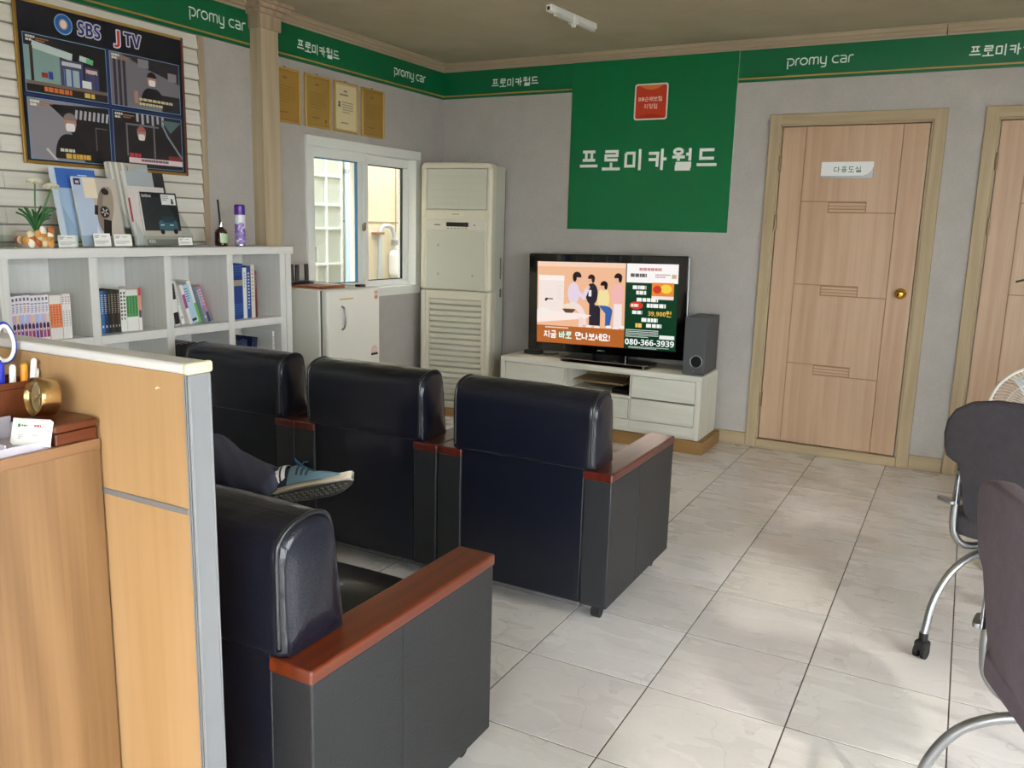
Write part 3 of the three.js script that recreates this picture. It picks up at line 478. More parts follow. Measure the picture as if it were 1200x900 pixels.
// ------------------------------------------------------------------ leather armchairs
function makeArmchair(woodMat) {
  const t = new THREE.Group();
  for (const s of [-1, 1]) {
    const a = Math.min(s * .245, s * .3475), b = Math.max(s * .245, s * .3475);
    const g = bx(a, b, .062, .517, -.332, .334, .006, 'y', 2);
    part('side_panel', g, M.vinyl, t);
    const q = new RoundedBoxGeometry(.106, .03, .674, 3, .006), p = q.attributes.position; q.translate(s * .2965, .530, .001);
    for (let i = 0; i < p.count; i++) { const z = p.getZ(i); if (z < -.3) p.setY(i, p.getY(i) - (-.3 - z) * .12); }
    part('arm_rest', boxUV(q, 'z'), woodMat, t, 'polished reddish wood arm rest');
    part('seam', merge([bx(s * .3475 - .0016, s * .3475 + .0016, .07, .51, .05, .0535, .001)]), M.piping, t);
  }
  part('back_panel', bx(-.2445, .2445, .064, .56, .262, .3305, .006, 'y', 2), M.leather, t);
  part('seat_base', bx(-.243, .243, .085, .29, -.315, .262, .012, 'y', 2), M.vinyl, t);
  { const g = new THREE.BoxGeometry(.484, .13, .5, 16, 6, 16), p = g.attributes.position, v = V();
    for (let i = 0; i < p.count; i++) { v.fromBufferAttribute(p, i); const r = .04, hx = .242 - r, hy = .065 - r, hz = .25 - r; const c = V(clamp(v.x, -hx, hx), clamp(v.y, -hy, hy), clamp(v.z, -hz, hz)), d = v.clone().sub(c); if (d.length() > 0) d.setLength(Math.min(r, d.length() * 1.2)); c.add(d); if (v.y > 0) c.y += .022 * (1 - (v.x / .242) ** 2) * (1 - (v.z / .25) ** 2); p.setXYZ(i, c.x, c.y + .352, c.z - .095); }
    g.computeVertexNormals(); part('seat_cushion', boxUV(g), M.leather, t); }
  { // back cushion: a padded roll with piped ends
    const prof = [[.13, .36], [.336, .56], [.337, .60], [.337, .68], [.337, .735], [.333, .762], [.322, .78], [.3, .793], [.27, .801], [.24, .803], [.212, .797], [.195, .782], [.186, .755], [.18, .71], [.172, .64], [.16, .56], [.135, .44]];
    const c = new THREE.CatmullRomCurve3(prof.slice(1, -1).concat([[.165, .547], [.2, .5465], [.25, .5465], [.3, .5465], [.33, .5465]]).map(([z, y]) => V(z, y, 0)), true, 'catmullrom', .25).getPoints(90);
    const N = 36, W = .282, ring = c.length - 1, P = [], idx = [];
    const noise = (a, b, s) => fbm(a, b, 8, 10, s, 3) - .5;
    const cz = .255, cyy = .63;
    for (let i = 0; i <= N; i++) {
      const u = i / N, x = lerp(-W, W, u), e = Math.min(u, 1 - u) * N * (2 * W / N); // distance to end
      const round = e < .022 ? 1 - .10 * (1 - e / .022) ** 2 : 1;
      for (let k = 0; k < ring; k++) { let z = c[k].x, y = c[k].y; const end = Math.exp(-e / .05); const w = noise(u * 1.0, k / ring, 401) * (.004 + .012 * end), bulge = .007 * Math.sin(Math.PI * u) ** .6;
        let dz = z - cz, dy = y - cyy; const l = Math.hypot(dz, dy) || 1; const on = y > .545 ? 1 : 0; const add = on * (bulge + w) ; z = cz + dz * round + dz / l * add; y = y > .545 ? cyy + dy * (dy > 0 ? round : 1) + Math.max(dy, 0) / l * add : y;
        P.push(x, y, z); }
    }
    for (let i = 0; i < N; i++) for (let k = 0; k < ring; k++) { const a = i * ring + k, b = i * ring + (k + 1) % ring, d = a + ring, f = b + ring; idx.push(a, b, f, a, f, d); }
    for (const i of [0, N]) { // domed ends
      const sg = i ? 1 : -1, rings = [.93, .8, .6, .35], start = [i * ring]; const cy0 = .66, cz0 = .255;
      for (const r of rings) { start.push(P.length / 3); for (let k = 0; k < ring; k++) { const o = (i * ring + k) * 3; P.push(sg * (W + .013 * (1 - r * r) + (r === .93 ? -.002 : 0)), cy0 + (P[o + 1] - cy0) * r, cz0 + (P[o + 2] - cz0) * r); } }
      const m = P.length / 3; P.push(sg * (W + .013), cy0, cz0);
      for (let q = 0; q < start.length; q++) for (let k = 0; k < ring; k++) { const a = start[q] + k, b = start[q] + (k + 1) % ring; if (q === start.length - 1) sg < 0 ? idx.push(a, m, b) : idx.push(a, b, m); else { const d = start[q + 1] + k, f = start[q + 1] + (k + 1) % ring; sg < 0 ? idx.push(a, d, b, b, d, f) : idx.push(a, b, d, b, f, d); } }
    }
    part('lumbar_cushion', bx(-.24, .24, .38, .56, .14, .264, .03, 'y', 3), M.leather, t);
    for (let i = 1; i < P.length; i += 3) P[i] = Math.max(P[i], .5462);
    const g = new THREE.BufferGeometry(); g.setAttribute('position', new THREE.Float32BufferAttribute(P, 3)); g.setIndex(idx); 
    let gg = toCreasedNormals(g, .9);
    // make sure faces point outwards
    gg = boxUV(gg); const cushion = part('back_cushion', gg, M.leather, t);
    for (const s of [-1, 1]) { const pts = c.filter((p, k) => p.y > .552 && k % 3 === 0).map((p) => [s * (W - .012), cyy + (p.y - cyy) * (p.y > cyy ? .985 : 1) + .004, cz + (p.x - cz) * .99]); pts.sort((a, b) => Math.atan2(a[1] - .6, a[2] - cz) - Math.atan2(b[1] - .6, b[2] - cz)); const lo = pts.findIndex((p, i) => i && Math.hypot(p[1] - pts[i - 1][1], p[2] - pts[i - 1][2]) > .08); const ord = lo > 0 ? pts.slice(lo).concat(pts.slice(0, lo)) : pts; part('piping', tube(ord, .005, 70, 6), M.piping, cushion); }
  }
  for (const [x, z] of [[-.29, .27], [.29, .27], [-.29, -.27], [.29, -.27]]) { const f = part('caster', merge([cyl(.017, .017, .02, 14, x, .055, z), cyl(.024, .024, .03, 18, x, .024, z, 'x')]), M.rubber, t); }
  return t;
}
{
  const dark = makeArmchair(M.armDark), light = makeArmchair(M.arm); let n = 0;
  const chair = (src, x, z, label, group) => { const c = src.clone(); c.name = numbered('armchair'); c.userData = { label, category: 'armchair', group }; c.position.set(x, 0, z); scene.add(c); };
  const g1 = 'black leather armchairs in a row facing the television', g2 = 'black leather armchairs behind the row';
  chair(dark, 2.2, 2.508, 'black leather armchair at the row end nearest the wooden doors', g1);
  chair(dark, 1.5, 2.508, 'black leather armchair in the middle of the row of three', g1);
  chair(dark, .8, 2.508, 'black leather armchair of the row beside the white bookshelf', g1);
  chair(light, 2.2, 3.968, 'black leather armchair with bright reddish arm rest next to the yellow partition end', g2);
  chair(light, 1.5, 3.968, 'black leather armchair behind the yellow partition with the reclining person', g2);
}
// ------------------------------------------------------------------ yellow partition
{
  const p = thing('partition', 'low yellow wood veneer office partition with aluminium edge', 'partition');
  const z1 = 4.45, z0 = 4.404, xe = 2.433, y1 = 1.117, xl = .9;
  part('core', bx(xl, xe - .003, .06, 1.09, z0 + .006, z1 - .006, 0), M.gasket, p);
  for (const [a, b] of [[.06, .861], [.871, 1.0985]]) { part('panel', bx(xl, xe - .0125, a, b, z1 - .008, z1 - .0015, .0015, 'y'), M.partWood, p, 'yellow wood veneer panel'); part('panel', bx(xl, xe - .0125, a, b, z0 + .0015, z0 + .008, .0015, 'y'), M.partWood, p); }
  part('rail', bx(xl, xe - .0125, .8605, .8715, z0, z1 + .001, .002, 'x'), M.alu, p, 'thin aluminium rail');
  const post = part('end_post', merge([bx(xe - .0115, xe - .0087, .06, 1.098, z0, z1 + .0005, .0008), bx(xe - .0065, xe - .0042, .06, 1.098, z0, z1 + .0005, .0008), bx(xe - .0022, xe + .0003, .06, 1.098, z0 + .0005, z1 - .0003, .0008), bx(xe, xe + .0018, .06, 1.095, z0 + .001, z0 + .005, .0006), bx(xe, xe + .0018, .06, 1.095, z1 - .006, z1 - .002, .0006)]), M.alu, p, 'grooved aluminium end post');
  part('top_cap', bx(xl, xe - .009, 1.099, y1, z0 - .003, z1 + .003, .006, 'x', 3), M.cap, p, 'pale grey top cap');
  part('cap_end', bx(xe - .0095, xe + .004, 1.0985, y1 + .001, z0 - .004, z1 + .004, .005, 'x', 3), M.capCream, p, 'cream plastic end of the cap');
  for (const x of [1.0, 1.7, 2.38]) part('foot', bx(x - .02, x + .02, 0, .06, z0 + .004, z1 - .004, .004), M.alu, p);
  part('chip', extrude([[2.352, 1.067], [2.355, 1.0665], [2.358, 1.0685], [2.3635, 1.0695], [2.366, 1.0705], [2.36, 1.071], [2.357, 1.0725], [2.3555, 1.0705], [2.353, 1.0695]], .0006).translate(0, 0, z1 - .0018), std({ color: 0xf0d9b0, roughness: .8 }), p);
  base(p);
}
// ------------------------------------------------------------------ wooden counter and what stands on it
{
  const d = thing('counter', 'brown wood grain counter standing against the yellow partition', 'counter');
  part('side_panel', bx(2.178, 2.206, 0, .945, 4.4525, 5.25, .002, 'y'), M.desk, d);
  part('top', bx(1.2, 2.208, .944, .964, 4.4525, 5.255, .002, 'z'), M.deskTop, d);
  part('body', bx(1.22, 2.178, .02, .944, 4.46, 5.23, .002), M.desk, d);
  base(d);
  const Y0 = .9642;
  const b = thing('trinket_box', 'dark reddish wooden box with lid at the counter edge', 'box');
  part('body', bx(2.112, 2.2055, Y0, Y0 + .021, 4.4555, 4.533, .003, 'z', 2), M.boxWood, b); part('lid', bx(2.109, 2.2075, Y0 + .022, Y0 + .037, 4.4535, 4.536, .005, 'z', 3), M.boxWood, b); base(b);
  const lid = Y0 + .0372;
  const c = thing('compass', 'round brass desk compass leaning beside the wooden box', 'compass');
  { const R = .033, H = .034, g = lathe([[0, 0], [R - .002, 0], [R, .002], [R, .024], [R + .0006, .0245], [R + .0006, H - .001], [R - .001, H], [R - .003, H], [R - .003, H - .012], [0, H - .012]], 48);
    const q = new THREE.Group(); part('case', g, M.brassOld, c, 'brushed brass case');
    const face = new THREE.CircleGeometry(R - .0035, 32); face.rotateX(-Math.PI / 2); face.translate(0, H - .0115, 0);
    const map = canvasTex(256, 256, (k, w) => { k.fillStyle = '#8f7a4a'; k.fillRect(0, 0, w, w); k.translate(128, 128); k.strokeStyle = '#e8dcae'; k.lineWidth = 3; k.beginPath(); k.arc(0, 0, 108, 0, 7); k.stroke(); for (let i = 0; i < 24; i++) { k.rotate(Math.PI / 12); k.fillStyle = '#2c2416'; k.fillRect(-2, 88, 4, 16); } for (let i = 0; i < 8; i++) { k.rotate(Math.PI / 4); k.fillStyle = i % 2 ? '#d8c27a' : '#6b2a1a'; k.beginPath(); k.moveTo(0, -80); k.lineTo(12, -14); k.lineTo(-12, -14); k.fill(); } k.fillStyle = '#3d6a48'; k.fillRect(-60, 30, 46, 12); k.fillRect(20, 40, 40, 12); });
    part('dial', face, std({ map, roughness: .5 }), c); part('needle', (() => { const s = extrude([[-.02, 0], [0, .002], [.02, 0], [0, -.002]], .0008); s.rotateX(-Math.PI / 2); s.rotateY(.6); s.translate(0, H - .0095, 0); return s; })(), M.chrome, c);
    const gl = new THREE.CylinderGeometry(R - .003, R - .003, .001, 32); gl.translate(0, H - .003, 0); part('crystal', gl, M.glass, c);
    for (const m of c.children) m.geometry.translate(0, -H / 2, 0);
    const wrap = V(.33, .22, .92).normalize(); c.quaternion.setFromUnitVectors(V(0, 1, 0), V(-.12, .12, .98).normalize()); }
  c.position.set(2.125, lid + .034, 4.499);
  // pen cup
  const cup = thing('pen_cup', 'square brown leather pen cup holding pens and scissors', 'cup');
  { const x0 = 1.962, x1 = 2.05, z0 = 4.456, z1 = 4.536, y = Y0, h = .088, leatherB = std({ roughness: .5, map: wood(0x7c4220, 0x5f2d13, [.1, .1], 67, { ring: .1, rings: 2 }) });
    part('wall', bx(x1 - .005, x1, y, y + h, z0, z1, .002), leatherB, cup); part('wall', bx(x0, x0 + .005, y, y + h, z0, z1, .002), leatherB, cup); part('wall', bx(x0, x1, y, y + h, z1 - .005, z1, .002), leatherB, cup); part('wall', bx(x0, x1, y, y + h, z0, z0 + .005, .002), leatherB, cup); part('bottom', bx(x0, x1, y, y + .005, z0, z1, .001), leatherB, cup);
    part('stitching', bx(x1, x1 + .0012, y + h - .012, y + h - .0105, z0 + .003, z1 - .003, 0), std({ color: 0x4a2310, roughness: .8 }), cup); base(cup); }
  const pen = (name, label, x, z, top, r, col, cap, lean) => { const t = thing(name, label, 'pen'); const h = top - Y0 - .008; part('barrel', lathe([[0, 0], [r * .5, .004], [r, .012], [r, h * .8], [r, h * .8 + .001], [0, h * .8 + .001]], 14), col, t); part('cap', lathe([[r * 1.05, h * .66], [r * 1.08, h * .67], [r * 1.05, h - .004], [r * .6, h], [0, h]], 14), cap, t); t.position.set(x, Y0 + .0055, z); t.rotation.set(lean[0], 0, lean[1]); return t; };
  const pl = (c) => std({ color: c, roughness: .35 });
  pen('marker', 'white marker pen in the brown cup', 2.028, 4.497, 1.084, .0052, pl(0xf1f0ec), pl(0xeeeeea), [-.05, -.03]);
  pen('marker', 'orange marker pen in the brown cup', 2.036, 4.482, 1.086, .0058, pl(0xe58b1c), pl(0xe8941f), [-.06, -.03]);
  pen('marker', 'slanted white pen with grey grip in the brown cup', 2.036, 4.468, 1.094, .005, pl(0xa9b0ac), pl(0xf3f2ec), [-.05, -.1]);
  pen('marker', 'thin white and grey pen leaning at the cup corner', 2.041, 4.472, 1.075, .0035, pl(0x5f6f6a), pl(0xecece4), [-.16, -.05]);
  pen('marker', 'blue marker pen in the brown cup', 2.02, 4.51, 1.09, .0055, pl(0x1722a8), pl(0x1a28b8), [.0, -.06]);
  { const s = thing('scissors', 'scissors with blue and white handles in the brown cup', 'scissors');
    part('blade', bx(-.006, .006, .005, .095, -.001, .001, .0008), M.chrome, s); part('blade', bx(-.004, .008, .005, .095, .001, .003, .0008), M.chrome, s);
    const loop = (cz, m, nm) => { const pts = []; for (let i = 0; i < 20; i++) { const a = i / 20 * Math.PI * 2; pts.push([0, .146 + .032 * Math.sin(a), cz + .0165 * Math.cos(a) * (1 - .2 * Math.sin(a))]); } part(nm, tube(pts, .0035, 60, 8, true), m, s); };
    loop(-.016, pl(0xeceae2), 'handle_liner'); loop(.02, pl(0x1636a8), 'handle'); 
    { const pts = []; for (let i = 0; i < 20; i++) { const a = i / 20 * Math.PI * 2; pts.push([-.002, .146 + .0365 * Math.sin(a), -.016 + .0205 * Math.cos(a) * (1 - .2 * Math.sin(a))]); } part('handle', tube(pts, .003, 60, 8, true), pl(0x1636a8), s); }
    part('grip', bx(-.005, .005, .085, .118, -.008, .014, .004), pl(0x1636a8), s);
    s.position.set(1.992, Y0 + .006, 4.499); s.rotation.set(0, 0, -.04); }
  // business cards in a clear tray
  const h = thing('card_holder', 'frosted plastic business card tray on the counter', 'card holder');
  part('tray', merge([bx(2.09, 2.2, Y0, Y0 + .002, 4.538, 4.66, 0), bx(2.198, 2.2, Y0, Y0 + .014, 4.538, 4.66, 0), bx(2.09, 2.2, Y0, Y0 + .03, 4.538, 4.54, 0), bx(2.09, 2.2, Y0, Y0 + .02, 4.612, 4.614, 0), bx(2.09, 2.092, Y0, Y0 + .04, 4.538, 4.66, 0)]), M.frosted, h); base(h);
  const cardMap = canvasTex(512, 284, (g, w, hh) => { g.fillStyle = '#f3f4ea'; g.fillRect(0, 0, w, hh); g.fillStyle = '#3f7a46'; g.beginPath(); g.arc(60, 62, 20, 0, 7); g.fill(); g.fillRect(54, 34, 10, 26); greek(g, 90, 50, 120, 26, '#5c6a52', 1, .8); greek(g, 262, 46, 140, 30, '#b8543c', 1, .9); greek(g, 60, 160, 70, 60, '#7d8a72', 3, .4); greek(g, 250, 160, 100, 14, '#8a8f80', 1, .7); });
  for (let k = 0; k < 3; k++) { const t = thing('business_card', ['white business card with green and red print propped in the tray', 'plain white business card behind the printed one', 'plain white business card at the back of the tray'][k], 'card'); printPart('card', .068, .042, .0008, std({ map: k ? null : cardMap, color: k ? 0xf3f2e8 : 0xffffff, roughness: .6 }), M.cardWhite, t, [0, .021, 0]); t.position.set(2.176 - k * .008, Y0 + .0035, 4.557 - k * .003); t.rotation.set(-.32, .38, 0, 'YXZ'); }
  const st = thing('stapler', 'off-white plastic desk tool with a round button on the counter', 'stapler');
  { const g = lathe([[0, 0], [.02, .001], [.026, .006], [.03, .014], [.03, .017], [.027, .0195], [0, .0205]], 28); g.scale(1.3, 1, .75); part('body', g, std({ color: 0xdedbd0, roughness: .35 }), st); part('button', lathe([[.009, .0195], [.009, .022], [.007, .0235], [0, .0235]], 18), M.steel, st); part('foot', bx(-.018, .018, -.028, .002, -.012, .012, .005), std({ color: 0xcfccc0, roughness: .4 }), st); st.position.set(2.068, Y0 + .0282, 4.588); st.rotation.set(.12, .5, .05); }
}
// ------------------------------------------------------------------ white cube bookshelf
const SX = .29;
{
  const s = thing('bookshelf', 'white cube bookshelf with open compartments along the siding', 'bookshelf');
  const zA = 1.924, zB = 4.2;
  part('top', bx(.012, SX + .012, 1.178, 1.2165, zA - .006, zB, .002, 'z'), M.shelfWhite, s);
  const zs = [1.925, 2.332, 2.702, 3.076, 3.452, 3.826, 4.16];
  part('end_panel', bx(.012, SX, 0, 1.178, zA, zA + .04, .002), M.shelfWhite, s); part('end_panel', bx(.014, SX - .004, 0, 1.178, zA + .041, zA + .08, .002), M.shelfWhite, s);
  for (const z of zs.slice(1)) part('divider', bx(.014, SX, .04, 1.178, z, z + .04, .002), M.shelfWhite, s);
  const cells = [[2.005, 2.332], [2.372, 2.702], [2.742, 3.076], [3.116, 3.452], [3.492, 3.826], [3.866, 4.16]];
  for (const [a, b] of cells) for (const y of [.806, .434, .062]) part('shelf', bx(.014, SX - .001, y, y + .039, a, b, .002, 'z'), M.shelfWhite, s);
  part('back', bx(.008, .014, .04, 1.178, zA, 4.2, 0), M.shelfWhite, s); part('plinth', bx(.012, SX - .02, 0, .062, zA + .04, 4.19, .002, 'z'), M.shelfWhite, s);
  base(s);
}
// books
const pageMat = std({ color: 0xe4dfd0, roughness: .85 });
function book(label, group, zMid, y, thick, h, d, spine, cover, xf = SX - .03, tilt = 0) {
  const t = thing('book', label, 'book', group);
  const w = thick / 2;
  const cov = merge([bx(-d, 0, 0, h, -w, -w + .0012, .0004), bx(-d, 0, 0, h, w - .0012, w, .0004)]); part('cover', cov, cover, t);
  const m = new THREE.Mesh(new THREE.BoxGeometry(.0022, h, thick), [spine, cover, cover, cover, cover, cover]); m.name = 'spine'; m.position.set(0, h / 2, 0); t.add(m);
  part('pages', bx(-d + .003, -.001, .003, h - .003, -w + .0012, w - .0012, 0), pageMat, t);
  t.position.set(xf, y + (tilt ? Math.abs(Math.sin(tilt)) * w : 0), zMid); t.rotation.x = tilt; return t;
}
{
  const spineTex = (bg, draw) => std({ roughness: .45, map: canvasTex(48, 320, (g, w, h) => { g.fillStyle = bg; g.fillRect(0, 0, w, h); draw(g, w, h); }) });
  const comic = [0, 1, 2, 3].map((i) => spineTex('#efeaf2', (g, w, h) => { g.fillStyle = '#5a5460'; g.fillRect(12, 14, 24, 22); g.fillStyle = '#8d8796'; g.fillRect(8, 52, 32, 10); greek(g, 10, 72, 28, 50, ['#a07ab0', '#c98a5a', '#5a8ab8', '#9a86b8'][i], 4, .6, i); g.fillStyle = ['#d9b8dc', '#bcd3ee', '#c9bfe6', '#e6d2b8'][i]; g.fillRect(0, 130, w, 80); g.fillStyle = ['#2f2550', '#7a2430', '#20308a', '#4a1a50'][i]; g.beginPath(); g.ellipse(24, 215, 20, 26, 0, 0, 7); g.fill(); g.fillStyle = ['#b04a86', '#8a3a6a', '#6a4aa8', '#a83a5a'][i]; g.fillRect(4, 235, 40, 60); g.fillStyle = '#f0d8d0'; g.fillRect(14, 228, 18, 16); }));
  const orange = spineTex('#f1ece6', (g, w, h) => { g.fillStyle = '#ee8a5c'; g.fillRect(0, 62, w, 172); greek(g, 10, 80, 28, 130, '#c9542c', 7, .5); });
  const whiteMag = spineTex('#f2eeea', (g, w, h) => { greek(g, 10, 20, 28, 60, '#b0708a', 4, .5); greek(g, 12, 120, 24, 120, '#8a8a90', 9, .4); });
  const lilac = std({ color: 0xd8d0de, roughness: .5 }), cream = std({ color: 0xefeae2, roughness: .5 });
  const g1 = 'comic books in the compartment over the partition'; let z = 3.443;
  for (let i = 0; i < 11; i++) { const t = .0152; book('comic book with white and purple picture spine', g1, z - t / 2, .8455, t - .0006, rr(.183, .187), .13, comic[(i * 7 + 1) % 4], lilac, SX - .045); z -= t; }
  for (let i = 0; i < 4; i++) { const t = .0128; book('paperback with orange banded spine', 'orange banded paperbacks', z - t / 2, .8455, t - .0006, .181, .13, orange, cream, SX - .04); z -= t; }
  for (let i = 0; i < 3; i++) { const t = .0128; book('white paperback with faint print beside the orange ones', 'white paperbacks beside the orange ones', z - t / 2, .8455, t - .0006, .185, .13, whiteMag, cream, SX - .036); z -= t; }
  // second compartment
  const plain = (c, t2, seed2) => spineTex(c, (g) => { greek(g, 12, 30, 24, 150, t2, 10, .5, seed2); g.fillStyle = t2; g.fillRect(14, 260, 20, 18); });
  const blues = [plain('#6f6a80', '#b8a8b8', 1), plain('#5f9ac8', '#dfeaf4', 2), plain('#3b78ae', '#dfeaf4', 3), plain('#1f3c74', '#e8d8a8', 4)], darks = [plain('#26231f', '#a8a090', 5), plain('#3a352e', '#c0b8a0', 6)];
  const whiteBlack = spineTex('#eeeeea', (g) => { greek(g, 8, 20, 32, 220, '#4a4a4a', 8, .6, 4); });
  const greenSp = spineTex('#f0efe9', (g, w) => { g.fillStyle = '#4f9a5a'; g.fillRect(0, 46, w, 164); greek(g, 10, 60, 28, 130, '#2f6a3a', 7, .5); });
  const redSp = spineTex('#f4ece8', (g, w) => { g.fillStyle = '#cf4a56'; g.fillRect(0, 0, w, 60); g.fillStyle = '#e8a08a'; g.fillRect(0, 60, w, 110); g.fillStyle = '#4a4a58'; g.fillRect(4, 170, 40, 54); });
  const dk = std({ color: 0x38383c, roughness: .5 }), bl = std({ color: 0x3f74a6, roughness: .5 });
  z = 3.068;
  [['grey purple paperback at the end of the blue set', blues[0]], ['light blue paperback next to the grey purple one', blues[1]], ['mid blue paperback with white lettering on the spine', blues[2]], ['dark blue paperback next to the black ones', blues[3]]].forEach(([l, s]) => { const t = .0172; book(l, 'blue paperbacks', z - t / 2, .8455, t - .0006, .185, .13, s, bl, SX - .06); z -= t; });
  for (let i = 0; i < 4; i++) { const t = .015; book('black comic book with pale vertical lettering', 'black comic books', z - t / 2, .8455, t - .0006, .186, .13, darks[i % 2], dk, SX - .058); z -= t; }
  for (let i = 0; i < 2; i++) { const t = .015; book('white comic book with black vertical lettering', 'white comic books', z - t / 2, .8455, t - .0006, .188, .13, whiteBlack, cream, SX - .056); z -= t; }
  for (let i = 0; i < 4; i++) { const t = .0145; book('white paperback with a green panel on the spine', 'green panelled paperbacks', z - t / 2, .8455, t - .0006, .184, .13, greenSp, cream, SX - .054); z -= t; }
  book('paperback with red top and peach spine', undefined, z - .008, .8455, .0155, .192, .13, redSp, std({ color: 0xf2ded8, roughness: .5 }), SX - .05);
  // third compartment: books leaning to the far side
  const mk = (c) => std({ color: c, roughness: .4 });
  const blSp = plain('#3a92d2', '#e8f2fa', 11), skySp = spineTex('#bcd8ea', (g) => { greek(g, 10, 30, 28, 120, '#5a8ab0', 6, .5); g.fillStyle = '#2a2a2a'; g.fillRect(8, 280, 30, 22); }), grSp = spineTex('#eef0e6', (g, w) => { g.fillStyle = '#7ac84a'; g.fillRect(0, 170, w, 150); }), pkSp = spineTex('#cf7a9a', (g, w, h) => { g.fillStyle = '#2a3a6a'; g.fillRect(0, 230, w, 90); greek(g, 12, 30, 24, 150, '#f2e2ea', 6, .5); }), bwSp = spineTex('#f4f4ee', (g, w) => { g.fillStyle = '#1a1a1e'; g.fillRect(0, 0, w, 120); g.fillRect(0, 220, w, 90); }), mgSp = spineTex('#f2ece8', (g, w) => { g.fillStyle = '#a84a86'; g.fillRect(0, 80, w, 110); }), gySp = plain('#8a92a8', '#e0e4ec', 9), whSp = plain('#f0efe8', '#8a8a8a', 8);
  let zb = 2.688, pa = .03;
  [[.018, .2, blSp, mk(0x3a92d2), 'blue paperback leaning against the divider', .03], [.028, .2, bwSp, mk(0xececec), 'black and white paperback leaning in the third compartment', .14], [.018, .215, whSp, mk(0xf0efe8), 'tall white booklet leaning between paperbacks', .24], [.016, .2, mgSp, mk(0xe8e2e2), 'white book with magenta band leaning', .27], [.042, .195, skySp, mk(0xbcd8ea), 'thick pale sky blue book leaning', .3], [.022, .215, grSp, mk(0xe8ecdc), 'cream book with lime green foot leaning', .3], [.018, .185, gySp, mk(0x8a92a8), 'grey blue paperback leaning', .31], [.02, .19, pkSp, mk(0xcf7a9a), 'pink paperback with navy foot leaning', .33]].forEach(([t, h, s, c, l, a], i) => {
    zb -= .2 * (Math.sin(a) - Math.sin(pa)) + .0015; pa = a; book(l, 'books leaning in the third compartment', zb - t / 2, .8455, t, h, .16, s, c, SX - .05 - (i % 3) * .012, a); zb -= t / Math.cos(a); });
  // fourth compartment
  const navySp = spineTex('#173f8a', (g, w, h) => { greek(g, 12, 10, 24, 60, '#4a74c0', 4, .5); g.fillStyle = '#a89a80'; g.fillRect(0, 92, w, 34); greek(g, 12, 230, 24, 70, '#5a84cc', 5, .5); }), thickNavy = spineTex('#1c4a94', (g, w) => { greek(g, 14, 40, 20, 230, '#dfe6f2', 12, .5); }), whV = spineTex('#e9ebec', (g) => { greek(g, 14, 30, 20, 100, '#9aa6b4', 6, .5); }), crSp = spineTex('#e3dccb', (g) => { greek(g, 14, 30, 20, 200, '#a08a70', 9, .4); }), rdSp = spineTex('#7a2e28', (g) => { greek(g, 14, 30, 20, 100, '#c9a080', 6, .4); });
  let zc = 2.328;
  for (let i = 0; i < 8; i++) { const t = .0142; book('thin navy blue manual with beige band', 'navy blue manuals', zc - t / 2, .8455, t - .0004, .282, .2, navySp, mk(0x173f8a), SX - .05 - i * .002); zc -= t; }
  [[.024, .262, whV, mk(0xe6e9ea), 'white hardback beside the navy manuals'], [.03, .27, thickNavy, mk(0x1c4a94), 'thick navy hardback with white lettering on the spine'], [.026, .278, crSp, mk(0xe3dccb), 'cream hardback at the end of the tall books'], [.014, .245, rdSp, mk(0x7a2e28), 'dark red hardback at the end of the shelf']].forEach(([t, h, s, c, l]) => { book(l, undefined, zc - t / 2, .8455, t - .0004, h, .2, s, c, SX - .06); zc -= t; });
  // row below
  const bnd = [plain('#14244a', '#3a5a9a', 20), plain('#14244a', '#3a5a9a', 21)], blk = plain('#10141c', '#2c3a4a', 30); let zd = 2.328; for (let i = 0; i < 9; i++) { const t = .017; book('dark navy binder in the lower compartment', 'dark navy binders', zd - t / 2, .4735, t - .0006, .262 + (i % 3) * .004, .2, bnd[i % 2], mk(0x14244a), SX - .05, i > 6 ? -.12 : 0); zd -= t + (i > 5 ? .004 : 0); }
  book('white folder at the far end of the lower compartment', undefined, 2.04, .4735, .012, .292, .22, whSp, mk(0xe4e4de), SX - .03, 0);
  let ze = 2.695; for (let i = 0; i < 5; i++) { const t = .03; book('black ring binder in the lower compartment behind the sofa', 'black ring binders', ze - t / 2, .4735, t - .001, .285, .22, blk, mk(0x10141c), SX - .04); ze -= t; }
}
